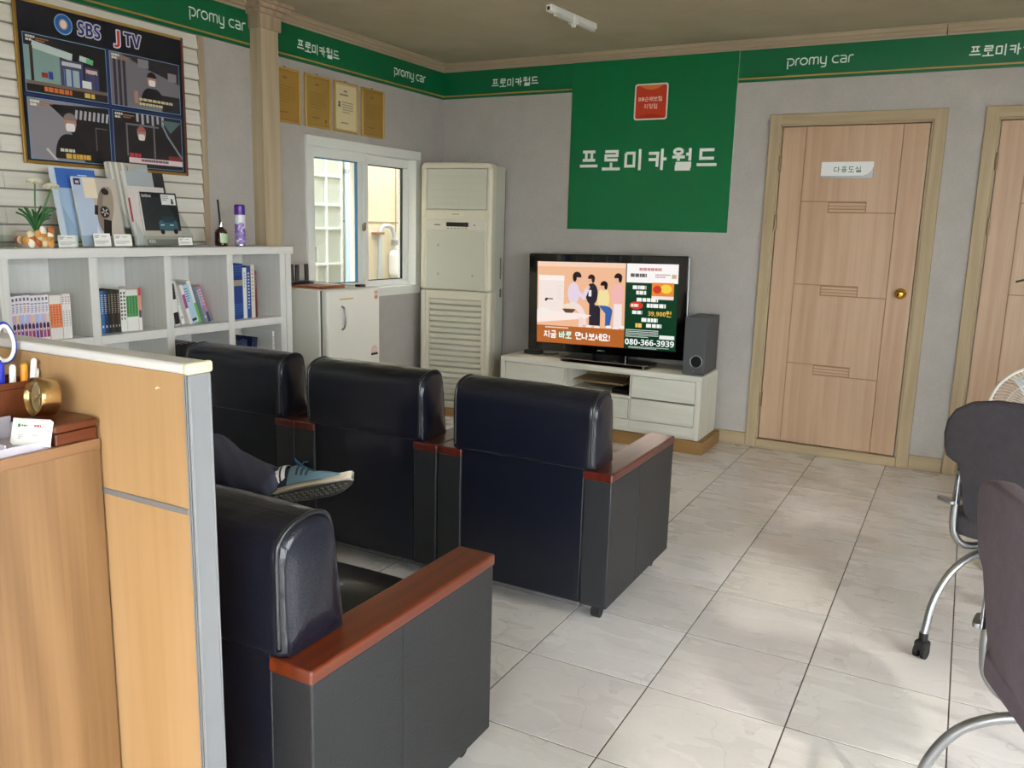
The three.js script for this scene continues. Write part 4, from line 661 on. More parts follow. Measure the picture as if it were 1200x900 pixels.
// ------------------------------------------------------------------ framed broadcast poster
{
  const t = thing('poster', 'framed dark poster of four television stills under broadcaster logos', 'poster');
  const zc = 2.779, yc = 1.884, W = .833, H = .652, f = .013;
  const map = canvasTex(1024, 800, (g, w, h) => {
    g.fillStyle = '#0b1020'; g.fillRect(0, 0, w, h);
    g.fillStyle = '#1b2c6a'; g.fillRect(506, 150, 14, 640); g.fillRect(20, 455, 980, 12);
    // logos
    g.fillStyle = '#9cc4e8'; g.beginPath(); g.arc(262, 78, 52, 0, 7); g.fill(); g.fillStyle = '#1b66b4'; g.beginPath(); g.arc(262, 78, 47, 0, 7); g.fill(); g.fillStyle = '#e0a070'; g.beginPath(); g.ellipse(262, 78, 24, 26, 0, 0, 7); g.fill(); g.fillStyle = '#e8dcd4'; g.beginPath(); g.ellipse(262, 78, 17, 19, 0, 0, 7); g.fill();
    g.font = 'bold 96px sans-serif'; g.lineJoin = 'round'; g.textBaseline = 'alphabetic';
    const out = (s, x, y, c, sc = 1) => { g.save(); g.translate(x, y); g.scale(sc, 1); g.lineWidth = 14; g.strokeStyle = '#d9d6e6'; g.strokeText(s, 0, 0); g.lineWidth = 3; g.fillStyle = c; g.fillText(s, 0, 0); g.restore(); };
    out('SBS', 340, 112, '#1d2b6e', .86); out('J', 572, 112, '#cf3a30', 1.1); out('TV', 624, 112, '#1a2158', 1.0);
    // stills
    const cell = (x, y, ww, hh, draw) => { g.save(); g.beginPath(); g.rect(x, y, ww, hh); g.clip(); g.translate(x, y); g.scale(ww / 460, hh / 300); draw(); g.restore(); g.strokeStyle = '#7aa2c4'; g.lineWidth = 4; g.strokeRect(x, y, ww, hh); };
    const tag = () => { greek(g, 14, 10, 50, 34, '#e6e2d0', 2, .7, 2); greek(g, 66, 16, 70, 22, '#b07a4a', 2, .6, 5); };
    cell(34, 158, 468, 288, () => { g.fillStyle = '#1a1c22'; g.fillRect(0, 0, 460, 300); g.fillStyle = '#86a6a0'; g.fillRect(0, 60, 190, 190); g.fillStyle = '#c8d6d2'; g.save(); g.rotate(.14); g.fillRect(50, 26, 220, 40); g.fillRect(310, 20, 60, 30); g.fillStyle = '#6ac08a'; g.fillRect(350, 22, 40, 28); g.restore(); g.fillStyle = '#4a4a66'; g.fillRect(190, 100, 130, 150); g.fillRect(330, 120, 80, 130); g.fillStyle = '#c9ccd6'; g.fillRect(200, 112, 110, 22); g.fillStyle = '#d6b8a8'; g.fillRect(336, 132, 66, 22); g.fillStyle = '#a9bcc0'; g.fillRect(210, 150, 90, 90); g.fillStyle = '#2a3aa0'; for (const x of [212, 250, 296, 340, 386]) g.fillRect(x, 150, 8, 100); g.fillStyle = '#a83a3a'; g.fillRect(86, 190, 34, 26); g.fillStyle = '#3a4aa8'; g.fillRect(124, 180, 24, 40); g.fillStyle = '#e4e8e6'; g.fillRect(310, 196, 54, 40); g.fillStyle = '#3a2a24'; g.fillRect(30, 60, 16, 180); g.fillStyle = '#7a6a60'; g.fillRect(0, 240, 460, 20); g.fillStyle = '#241a18'; g.fillRect(0, 258, 460, 42); greek(g, 96, 262, 220, 28, '#d8743a', 1, .9, 7); greek(g, 320, 262, 90, 28, '#e0c060', 1, .9, 8); tag(); });
    const man = (x, y, s, coat, cap) => { g.save(); g.translate(x, y); g.scale(s, s); g.fillStyle = coat; g.beginPath(); g.moveTo(-85, 170); g.quadraticCurveTo(-80, 70, -26, 56); g.lineTo(26, 56); g.quadraticCurveTo(80, 70, 88, 170); g.fill(); g.fillStyle = '#b98a78'; g.beginPath(); g.ellipse(0, 0, 32, 42, 0, 0, 7); g.fill(); g.fillStyle = cap; g.beginPath(); g.arc(0, -10, 34, Math.PI, 0); g.fill(); g.fillStyle = '#ece8e6'; g.beginPath(); g.roundRect(-24, 4, 48, 38, 12); g.fill(); g.restore(); };
    cell(524, 158, 470, 288, () => { g.fillStyle = '#7d7880'; g.fillRect(0, 0, 460, 300); g.fillStyle = '#2c2832'; g.beginPath(); g.moveTo(60, 0); g.lineTo(460, 0); g.lineTo(460, 120); g.lineTo(230, 60); g.fill(); g.fillStyle = '#8f8a94'; g.fillRect(180, 10, 70, 50); g.fillRect(380, 60, 60, 50); g.fillStyle = '#35303c'; for (const x of [20, 50, 80]) g.fillRect(x, 40, 18, 260); man(268, 118, .95, '#231f28', '#2a2228'); g.fillStyle = '#b5897a'; g.fillRect(146, 200, 26, 70); g.fillStyle = '#2a2630'; g.fillRect(330, 200, 130, 100); greek(g, 178, 236, 230, 52, '#cfc79a', 2, .6, 9); tag(); });
    cell(34, 474, 468, 306, () => { g.fillStyle = '#8f8b93'; g.fillRect(0, 0, 460, 300); g.fillStyle = '#1d1a20'; g.beginPath(); g.moveTo(110, 20); g.lineTo(460, 0); g.lineTo(460, 300); g.lineTo(300, 300); g.lineTo(200, 90); g.fill(); g.fillStyle = '#b9b7bd'; for (let k = 0; k < 8; k++) { g.save(); g.translate(260 + k * 26, 30); g.rotate(.15); g.fillRect(0, 0, 14, 48); g.restore(); } g.fillStyle = '#6a666c'; g.fillRect(370, 110, 6, 150); g.fillRect(370, 110, 70, 6); man(225, 100, 1.1, '#15131a', '#8a7a76'); g.fillStyle = '#cfc9c6'; g.save(); g.translate(90, 240); g.rotate(.8); g.fillRect(0, 0, 80, 12); g.restore(); g.fillStyle = '#141218'; g.fillRect(150, 232, 260, 56); greek(g, 160, 236, 120, 20, '#d6d2c0', 1, .8, 11); greek(g, 190, 260, 210, 28, '#dcae4a', 1, .9, 12); tag(); });
    cell(524, 474, 470, 306, () => { g.fillStyle = '#211e24'; g.fillRect(0, 0, 460, 300); g.fillStyle = '#77747c'; g.fillRect(80, 60, 10, 180); g.fillRect(80, 60, 220, 10); g.fillRect(260, 60, 10, 180); g.fillStyle = '#b5b3ba'; for (let k = 0; k < 6; k++) g.fillRect(150 + k * 34, 0, 16, 46 + (k % 2) * 12); man(180, 110, .9, '#1b1a26', '#b0625a'); g.strokeStyle = '#7f9298'; g.lineWidth = 12; g.beginPath(); g.moveTo(320, 40); g.lineTo(360, 110); g.lineTo(458, 230); g.stroke(); g.fillStyle = '#5a7078'; g.beginPath(); g.moveTo(320, 20); g.lineTo(460, 20); g.lineTo(380, 90); g.fill(); g.fillStyle = '#7a2428'; g.fillRect(360, 220, 90, 40); g.fillStyle = '#e3cfd2'; g.fillRect(90, 246, 370, 30); greek(g, 96, 222, 110, 24, '#cf3a44', 1, .9, 14); greek(g, 170, 252, 270, 16, '#6a4a5a', 1, .8, 15); tag(); });
  });
  const y0 = yc - H / 2, y1 = yc + H / 2, z0 = zc - W / 2, z1 = zc + W / 2;
  printPart('print', W - .01, H - .01, .006, phy({ map, roughness: .35, clearcoat: .4, clearcoatRoughness: .2 }), M.blackPlastic, t, [.0285, yc, zc], Math.PI / 2);
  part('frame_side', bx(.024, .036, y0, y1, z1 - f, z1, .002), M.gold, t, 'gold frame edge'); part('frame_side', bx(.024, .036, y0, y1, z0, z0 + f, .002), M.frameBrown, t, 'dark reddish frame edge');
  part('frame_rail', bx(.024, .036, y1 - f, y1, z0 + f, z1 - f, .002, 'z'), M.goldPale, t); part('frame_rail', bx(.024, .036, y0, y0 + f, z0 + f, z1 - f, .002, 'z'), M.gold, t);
  base(t);
}
// ------------------------------------------------------------------ gilt framed certificates
[[1.52, 1.752, 0xb98f45, 'gilt framed gold certificate next to the pillar', 1], [1.256, 1.48, 0xb8924a, 'gilt framed gold certificate with a seal in its corner', 2], [.994, 1.224, 0xe2d3a6, 'gilt framed cream certificate with a small portrait stamp', 3], [.727, .959, 0xb18a3e, 'gilt framed plain gold certificate nearest the corner', 4]].forEach(([z0, z1, col, label, k]) => {
  const t = thing('certificate', label, 'certificate', 'framed certificates on the side wall'), y0 = 1.9, y1 = 2.2, f = .012;
  const map = canvasTex(256, 336, (g, w, h) => { g.fillStyle = '#' + col.toString(16); g.fillRect(0, 0, w, h); const ink = k === 3 ? '#6a6458' : '#8a6a2c'; g.strokeStyle = ink; g.globalAlpha = .6; g.lineWidth = 3; g.strokeRect(14, 14, w - 28, h - 28); g.globalAlpha = .8; greek(g, 100, 50, 60, 14, ink, 1, .9, k); if (k === 3) { greek(g, 60, 76, 130, 16, ink, 1, .7, 3); g.fillStyle = '#4a4a4a'; g.beginPath(); g.arc(52, 140, 12, 0, 7); g.fill(); g.fillRect(38, 152, 28, 16); greek(g, 84, 130, 120, 84, ink, 5, .35, 9); } else greek(g, 40, 110, 176, 110, ink, 7, .22, k + 4); greek(g, 70, 270, 110, 12, ink, 1, .7, k); g.fillStyle = '#8a4a24'; if (k === 2) g.fillRect(200, 280, 18, 20); g.globalAlpha = 1; });
  printPart('sheet', z1 - z0 - .01, y1 - y0 - .01, .004, phy({ map, roughness: .3, clearcoat: .6, clearcoatRoughness: .08, metalness: k === 3 ? 0 : .25 }), M.paper, t, [.008, (y0 + y1) / 2, (z0 + z1) / 2], Math.PI / 2);
  for (const [a, b] of [[z0, z0 + f], [z1 - f, z1]]) part('frame_side', bx(.001, .018, y0, y1, a, b, .004, 'y', 2), M.goldPale, t);
  for (const [a, b] of [[y0, y0 + f], [y1 - f, y1]]) part('frame_rail', bx(.001, .018, a, b, z0 + f, z1 - f, .004, 'z', 2), M.goldPale, t);
  part('hanger', bx(.001, .008, y1, y1 + .008, (z0 + z1) / 2 - .005, (z0 + z1) / 2 + .005, .001), M.hinge, t); base(t);
});
// ------------------------------------------------------------------ things on the bookshelf
const ST = 1.2168;
{
  const f = thing('flower_vase', 'small shell covered pot of artificial white flowers', 'flowers');
  const cx = .2, cz = 3.283, shells = [0xe0a050, 0xe9d9b4, 0xb5652c, 0xf0e6d0, 0xc98a3c].map((c) => std({ color: c, roughness: .4 }));
  part('pot', bx(cx - .045, cx + .045, ST, ST + .066, cz - .054, cz + .054, .006, 'y', 2), phy({ color: 0xd9c8b0, roughness: .15, transmission: .3, thickness: 0 }), f);
  for (let i = 0; i < 14; i++) { const g = new THREE.SphereGeometry(.017, 12, 8); g.scale(.5, 1 + rr(-.1, .3), .85); g.rotateX(rr(-.6, .6)); g.translate(cx + .043, ST + .021 + (i >> 2) * .0155 + rr(-.003, .003), cz - .04 + (i % 4) * .026 + rr(-.004, .004)); part('shell', g, shells[i % 5], f); }
  for (let i = 0; i < 4; i++) { const g = new THREE.SphereGeometry(.018, 12, 8); g.scale(1, .9, .5); g.translate(cx - .03 + i * .02, ST + .03, cz + .053); part('shell', g, shells[(i + 2) % 5], f); }
  const leafM = std({ color: 0x3c7a44, roughness: .6, side: THREE.DoubleSide }), petalM = std({ color: 0xe9e4cc, roughness: .8 }), stemM = std({ color: 0x5a8a5a, roughness: .6 });
  for (let i = 0; i < 22; i++) { const a = i / 22 * Math.PI * 2 + rr(-.2, .2), L = rr(.07, .12), lean = rr(.3, .9); const A = [cx, ST + .062, cz - .008], B = [cx + Math.cos(a) * L * lean * .5, ST + .062 + L * .6, cz - .008 + Math.sin(a) * L * lean * .5], C = [cx + Math.cos(a) * L * lean, ST + .062 + L * (1.05 - lean * .35), cz - .008 + Math.sin(a) * L * lean]; const g = tube([A, B, C], .0042, 8, 5); part('leaf', g, leafM, f); }
  for (const [x, y, z] of [[.205, 1.468, 3.268], [.21, 1.45, 3.205]]) { part('stem', tube([[cx, ST + .06, cz - .01], [(cx + x) / 2 + .004, (ST + y) / 2 + .03, (cz + z) / 2], [x, y, z]], .0035, 12, 6), stemM, f); const fl = part('blossom', new THREE.SphereGeometry(.008, 10, 8).translate(x, y + .006, z), std({ color: 0xe0cf8a, roughness: .8 }), f); for (let k = 0; k < 26; k++) { const a = k * 2.4, e = .2 + (k / 26) * 1.2; const g = new THREE.SphereGeometry(.0125, 8, 6); g.scale(1, .4, .75); g.rotateZ(e * .6 - .3); g.translate(x + Math.cos(a) * .024 * Math.sin(e), y + .004 + .018 * Math.cos(e), z + Math.sin(a) * .024 * Math.sin(e)); part('petal', g, petalM, fl); } }
  base(f);
  const whiteCard = (label, z0, z1, y0, h, x, lines) => { const t = thing('display_card', label, 'card'); const map = canvasTex(256, 160, (g, w, hh) => { g.fillStyle = '#f4f3ee'; g.fillRect(0, 0, w, hh); greek(g, 22, 24, 70, 40, '#8a8a88', 2, .5, lines); greek(g, 120, 30, 110, 18, '#a9a9a6', 1, .6, lines + 1); greek(g, 22, 90, 200, 44, '#8f8f8c', 3, .35, lines + 2); }); printPart('card', z1 - z0, h, .0012, std({ map, roughness: .55 }), M.cardWhite, t, [x, y0 + h / 2, (z0 + z1) / 2], Math.PI / 2, -.12); return base(t); };
  whiteCard('small white printed card standing beside the flower pot', 3.1, 3.188, ST + .0006, .05, .205, 2);
  // acrylic brochure stands
  const stand = (label, z0, z1, xf, tier) => { const t = thing('brochure_stand', label, 'stand'); part('foot', bx(xf - .135, xf, ST, ST + .003, z0, z1, 0), M.acrylic, t); part('front_lip', bx(xf - .003, xf, ST, ST + .05, z0, z1, 0), M.acrylic, t);
    const b = bx(-.0015, .0015, 0, .235, z0, z1, 0); b.rotateZ(.2); b.translate(xf - .085, ST + .002, 0); part('back_plate', b, M.acrylic, t); for (const z of [z0, z1]) { const g = extrude([[xf - .09, ST], [xf, ST], [xf, ST + .05], [xf - .03, ST + .09], [xf - .12, ST + .2]], .0025); g.translate(0, 0, z - .00125); part('side_plate', g, M.acrylic, t); } if (tier) for (const [a, h] of [[.1, .076], [.132, .042]]) part('tier', bx(xf - .225 + a, xf - .195 + a, ST + .003, ST + h, z0 + .004, z1 - .004, 0), M.acrylic, t); return base(t); };
  stand('clear acrylic stand with blue and beige car brochures', 2.83, 3.11, .23); stand('clear acrylic stand with black car brochures', 2.515, 2.79, .225, true);
  { const t = thing('acrylic_box', 'small empty clear acrylic holder at the shelf end', 'holder'); part('plate', bx(.16, .163, ST, ST + .1, 3.385, 3.47, 0), M.acrylic, t); part('foot', bx(.16, .23, ST, ST + .003, 3.385, 3.47, 0), M.acrylic, t); part('front', bx(.227, .23, ST, ST + .05, 3.385, 3.47, 0), M.acrylic, t); base(t); }
  const bro = (label, w, h, x, zc, y0, lean, draw, thick = .004, ryaw = 0) => { const t = thing('brochure', label, 'brochure'); const map = canvasTex(384, Math.round(384 * h / w), draw); printPart('cover', w, h, thick, std({ map, roughness: .35 }), M.paper, t, [0, h / 2, 0]); t.position.set(x, y0, zc); t.rotation.set(-lean, Math.PI / 2 + ryaw, 0, 'YXZ'); return t; };
  const Yb = ST + .0045;
  bro('tall blue brochure at the back of the acrylic stand', .21, .297, .158, 3.035, ST + .036, .2, (g, w, h) => { g.fillStyle = '#3f6fc0'; g.fillRect(0, 0, w, h * .45); g.fillStyle = '#a8c2de'; g.fillRect(0, h * .28, w, h * .72); g.fillStyle = '#cfdcea'; g.fillRect(0, 0, w * .12, h); greek(g, w * .6, h * .08, w * .3, 12, '#dfe8f4', 1, .7); });
  bro('pale brochure with a car wheel picture in the acrylic stand', .205, .295, .196, 2.965, Yb, .2, (g, w, h) => { g.fillStyle = '#c9c0b4'; g.fillRect(0, 0, w, h); g.fillStyle = '#bccbe0'; g.beginPath(); g.moveTo(0, 0); g.lineTo(w * .35, 0); g.lineTo(w * .5, h); g.lineTo(0, h); g.fill(); g.fillStyle = '#efe2c8'; g.fillRect(w * .22, 0, w * .3, h * .3); g.fillStyle = '#20244a'; g.fillRect(10, 14, 56, 50); g.fillStyle = '#d6c0cc'; g.fillRect(24, 32, 30, 20); g.save(); g.translate(w * .62, h * .5); g.rotate(.2); g.fillStyle = '#8c7c70'; g.beginPath(); g.ellipse(0, -20, 70, 190, 0, 0, 7); g.fill(); g.fillStyle = '#a99a8c'; g.beginPath(); g.ellipse(30, -60, 50, 160, 0, 0, 7); g.fill(); g.fillStyle = '#26211f'; g.fillRect(-90, -40, 30, 80); g.beginPath(); g.ellipse(0, 0, 42, 48, 0, 0, 7); g.fill(); g.fillStyle = '#cfcdca'; for (let k = 0; k < 5; k++) { g.rotate(1.256); g.fillRect(-5, 8, 10, 26); } g.fillStyle = '#2a2320'; g.fillRect(-10, 60, 70, 130); g.beginPath(); g.ellipse(0, -170, 34, 26, 0, 0, 7); g.fill(); g.restore(); g.fillStyle = '#dfe2ea'; g.beginPath(); g.moveTo(w * .3, h); g.lineTo(w * .38, h * .7); g.lineTo(w * .5, h); g.fill(); }, .012);
  whiteCard('white card on the acrylic stand beside the wheel brochure', 2.966, 3.046, Yb, .055, .234, 6); whiteCard('white card on the acrylic stand under the car wheel', 2.862, 2.95, Yb, .052, .235, 9);
  bro('grey brochure bundle at the back of the second stand', .21, .297, .135, 2.75, ST + .08, .2, (g, w, h) => { g.fillStyle = '#b5b3aa'; g.fillRect(0, 0, w, h); g.fillStyle = '#dcdad2'; for (const x of [20, 70, 130]) g.fillRect(x, 0, 22, h); g.fillStyle = '#6a6a64'; g.fillRect(180, 20, 8, h); g.fillStyle = '#a8c0d0'; g.fillRect(260, 40, 110, 120); }, .02);
  bro('silver car brochure leaning in the second stand', .215, .297, .165, 2.69, ST + .045, .2, (g, w, h) => { g.fillStyle = '#aeb6ba'; g.fillRect(0, 0, w, h); g.fillStyle = '#d8dcdc'; g.fillRect(0, 0, 20, h); g.fillStyle = '#34363a'; g.fillRect(w * .72, 0, w * .28, h); g.fillStyle = '#1d2022'; g.fillRect(w * .42, h * .3, 40, 70); g.fillStyle = '#e6e8e6'; g.fillRect(w * .5, h * .25, 70, 90); }, .014);
  bro('black brochure with a dark car and white emblem in the second stand', .2, .245, .2, 2.655, Yb, .17, (g, w, h) => { g.fillStyle = '#1a1e22'; g.fillRect(0, 0, w, h); g.fillStyle = '#2d3236'; g.beginPath(); g.moveTo(0, 40); g.lineTo(w * .6, 40); g.lineTo(w, h * .6); g.lineTo(w, h * .72); g.lineTo(0, h * .72); g.fill(); g.strokeStyle = '#4a5054'; g.lineWidth = 3; g.beginPath(); g.moveTo(0, h * .5); g.lineTo(w * .4, h * .25); g.stroke(); g.fillStyle = '#b9b2a4'; g.fillRect(0, h * .72, w, h * .28); g.fillStyle = '#8d8880'; g.fillRect(0, h * .88, w, h * .12); g.fillStyle = '#3d6674'; g.beginPath(); g.roundRect(w * .4, h * .52, w * .52, h * .2, 26); g.fill(); g.fillStyle = '#27424c'; g.beginPath(); g.roundRect(w * .5, h * .44, w * .34, h * .12, 18); g.fill(); g.fillStyle = '#15181a'; g.beginPath(); g.arc(w * .47, h * .74, 22, 0, 7); g.arc(w * .84, h * .73, 24, 0, 7); g.fill(); g.fillStyle = '#cfdadc'; g.fillRect(w * .44, h * .6, 40, 10); g.fillRect(w * .7, h * .6, 40, 10); g.fillStyle = '#eef0f0'; g.font = 'bold 34px sans-serif'; g.fillText('Seltos', 14, 44); g.font = 'bold 40px sans-serif'; g.fillText('KIA', 20, h * .95); g.fillStyle = '#e9eae8'; g.fillRect(w * .56, 14, w * .4, 92); greek(g, w * .59, 26, 70, 50, '#7a7e80', 3, .4); g.fillStyle = '#2a2c2e'; g.beginPath(); g.arc(w * .86, 60, 10, 0, 7); g.fill(); g.fillRect(w * .83, 70, 24, 28); }, .01);
  whiteCard('white card with a red mark on the black brochure', 2.525, 2.605, Yb + .003, .035, .229, 12);
  bro('thin coloured leaflet tucked beside the black brochure', .2, .27, .186, 2.705, ST + .0045, .18, (g, w, h) => { g.fillStyle = '#d8d2ce'; g.fillRect(0, 0, w, h); g.fillStyle = '#b03a48'; g.fillRect(0, h * .2, w * .05, h * .4); }, .006);
  // reed diffuser
  const d = thing('reed_diffuser', 'brown glass reed diffuser bottle with a black stick', 'bottle');
  part('bottle', lathe([[0, 0], [.028, 0], [.031, .004], [.031, .066], [.026, .08], [.013, .09], [.012, .1], [0, .1]], 28), phy({ color: 0x3a1c12, roughness: .08, clearcoat: .6 }), d); part('label', new THREE.CylinderGeometry(.0314, .0314, .045, 24, 1, true, .75, 1.6).translate(0, .04, 0), std({ color: 0xbcd8a8, roughness: .6, side: THREE.DoubleSide }), d); part('collar', lathe([[.014, .095], [.0145, .096], [.0145, .117], [.0135, .118], [.006, .118], [.006, .1]], 22), M.chrome, d);
  part('stick', tube([[.0, .03, 0], [.008, .13, .012], [.018, .228, .03]], .0048, 12, 8), M.blackPlastic, d); d.position.set(.2, ST, 2.32);
  const s = thing('spray_can', 'purple and white floral air freshener spray can', 'spray can');
  const smap = canvasTex(256, 256, (g, w, h) => { g.fillStyle = '#eceaf2'; g.fillRect(0, 0, w, h); g.fillStyle = '#7aa84a'; g.fillRect(60, 8, 130, 60); g.fillStyle = '#f4f4f0'; g.fillRect(80, 22, 90, 24); g.fillStyle = '#8a6ac0'; for (let k = 0; k < 130; k++) { g.globalAlpha = .8; g.beginPath(); g.arc(hash2(k, 1, 3) * w, 80 + hash2(k, 2, 3) * 176, 8 + hash2(k, 3, 3) * 12, 0, 7); g.fill(); } g.globalAlpha = 1; });
  part('can', new THREE.CylinderGeometry(.0265, .0265, .15, 28, 1, true).translate(0, .083, 0), std({ map: smap, roughness: .3 }), s); part('shoulder', lathe([[0, 0], [.022, 0], [.0255, .004], [.0264, .01], [.0264, .156], [.024, .164]], 28), M.chrome, s); part('cap', lathe([[.0265, .158], [.027, .16], [.027, .2], [.025, .208], [.02, .21], [0, .21]], 28), std({ color: 0x5a1f9a, roughness: .3 }), s); part('rim', lathe([[.0268, .002], [.0275, .005], [.0268, .009]], 24), M.chrome, s); s.position.set(.2, ST, 2.192); s.rotation.y = 1.2;
}
// ------------------------------------------------------------------ standing air conditioner
{
  const p = thing('wooden_pallet', 'low brown wooden base under the air conditioner', 'base'); const PH = .055;
  part('board', bx(-.28, .28, .02, PH, -.165, .17, .003, 'x'), M.plinth, p); part('skirt', bx(-.275, .275, 0, .02, -.16, .165, .002, 'x'), M.plinth, p); place(p, .334, 0, .228, .174);
  const a = thing('air_conditioner', 'tall cream floor standing air conditioner with louvred grille', 'air conditioner');
  const w = .265, D = .15, T = 1.72, f = .045; // local; base at y 0
  { const g = extrude(rrect(-w + .012, w - .012, 0, T - .012, .012, 3), D * 2 - .07, .004, 1); g.translate(0, 0, -D); part('cabinet', g, M.acPanel, a); }
  part('lower_body', merge([bx(-w, w, 0, .845, D - .115, D - .095, .006, 'y', 1), bx(-w, -w + .044, 0, .845, D - .096, D - .03, .006), bx(w - .044, w, 0, .845, D - .096, D - .03, .006), bx(-w + .04, w - .04, .8, .845, D - .096, D - .018, .002), bx(-w + .04, w - .04, 0, .03, D - .096, D - .018, .002)]), M.acCream, a);
  { const g = extrude(rrect(-w, w, .849, T, .035, 6), .062, .01, 3, [rrect(-w + .042, w - .042, 1.405, 1.68, .006, 2)]); g.translate(0, 0, D - .072); part('upper_body', g, M.acCream, a); }
  part('column', bx(w - .042, w + .001, .849, T - .035, D - .04, D + .004, .018, 'y', 4), M.acCream, a); part('column', bx(-w - .001, -w + .042, .849, T - .035, D - .04, D + .004, .018, 'y', 4), M.acCream, a);
  part('column', bx(w - .042, w + .001, .0, .845, D - .04, D + .004, .018, 'y', 4), M.acCream, a); part('column', bx(-w - .001, -w + .042, .0, .845, D - .04, D + .004, .018, 'y', 4), M.acCream, a);
  const out = part('outlet', bx(-w + .044, w - .044, 1.407, 1.678, D - .04, D - .006, .003), M.acPanel, a); for (let k = 0; k < 5; k++) part('vane', bx(-w + .05, w - .05, 1.44 + k * .047, 1.442 + k * .047, D - .008, D - .004, .0008), M.acPanel, out);
  part('brand_strip', bx(-w + .044, w - .044, 1.338, 1.402, D - .02, D + .0015, .003), M.acCream, a); 
  { const map = canvasTex(128, 32, (g, ww, hh) => { g.fillStyle = '#e2dcc0'; g.fillRect(0, 0, ww, hh); g.font = 'italic bold 20px serif'; g.fillStyle = '#a08a50'; greek(g, 14, 10, 100, 12, '#a58f58', 1, .9); }); printPart('badge', .1, .02, .002, std({ map, roughness: .4 }), M.acCream, a, [.01, 1.372, D + .0018]); }
  const ctl = part('control_panel', bx(-w + .042, w - .042, 1.262, 1.334, D - .02, D + .005, .004, 'y', 2), std({ color: 0xd8d4c4, roughness: .35 }), a);
  part('display', bx(-.07, .095, 1.288, 1.318, D, D + .0068, .002), phy({ color: 0x1d1a1a, roughness: .15, clearcoat: .6 }), ctl, 'dark display window'); part('sensor', cyl(.005, .005, .002, 12, .14, 1.3, D + .0055, 'z'), M.blackPlastic, ctl); part('button', cyl(.004, .004, .002, 12, .17, 1.28, D + .0055, 'z'), std({ color: 0xf0f0e8 }), ctl); for (let k = 0; k < 6; k++) part('button', bx(-.065 + k * .027, -.05 + k * .027, 1.274, 1.279, D + .0045, D + .0065, .001), M.acDark, ctl); part('mark', bx(-.16, -.115, 1.295, 1.303, D + .0045, D + .0058, 0), M.acDark, ctl);
  part('front_panel', bx(-w + .042, w - .042, .855, 1.258, D - .02, D + .003, .004, 'y', 2), M.acPanel, a, 'smooth grey green front panel');
  for (const [x, y] of [[-.13, 1.16], [-.13, .96], [.13, .955]]) part('tape_mark', bx(x - .007, x + .007, y - .01, y + .008, D + .0028, D + .0034, 0), std({ color: 0xa8a89a, roughness: .8 }), a);
  part('grille_back', bx(-w + .04, w - .04, .02, .838, D - .1, D - .09, 0), M.acCream, a);
  part('grille_frame', merge([bx(-w + .04, -w + .066, .01, .842, D - .02, D - .002, .002), bx(w - .066, w - .04, .01, .842, D - .02, D - .002, .002), bx(-w + .04, w - .04, .785, .842, D - .02, D - .0022, .002), bx(-w + .04, w - .04, .01, .045, D - .02, D - .0022, .002)]), M.acCream, a);
  for (let k = 0; k < 18; k++) { const g = new RoundedBoxGeometry(.402, .0285, .004, 1, .0015); g.rotateX(.2); g.translate(0, .766 - k * .0405, D - .011); part('louvre', g, M.acCream, a); }
  part('side_latch', merge([bx(w - .002, w + .006, .8, .86, -.06, -.045, .003), bx(w - .002, w + .004, .93, 1.08, -.05, -.042, .002)]), M.acDark, a); part('seam', bx(w - .013, w - .008, .0, T - .03, -.15, -.147, 0), M.acDark, a);
  place(a, .334, PH + .001, .228, .174);
}
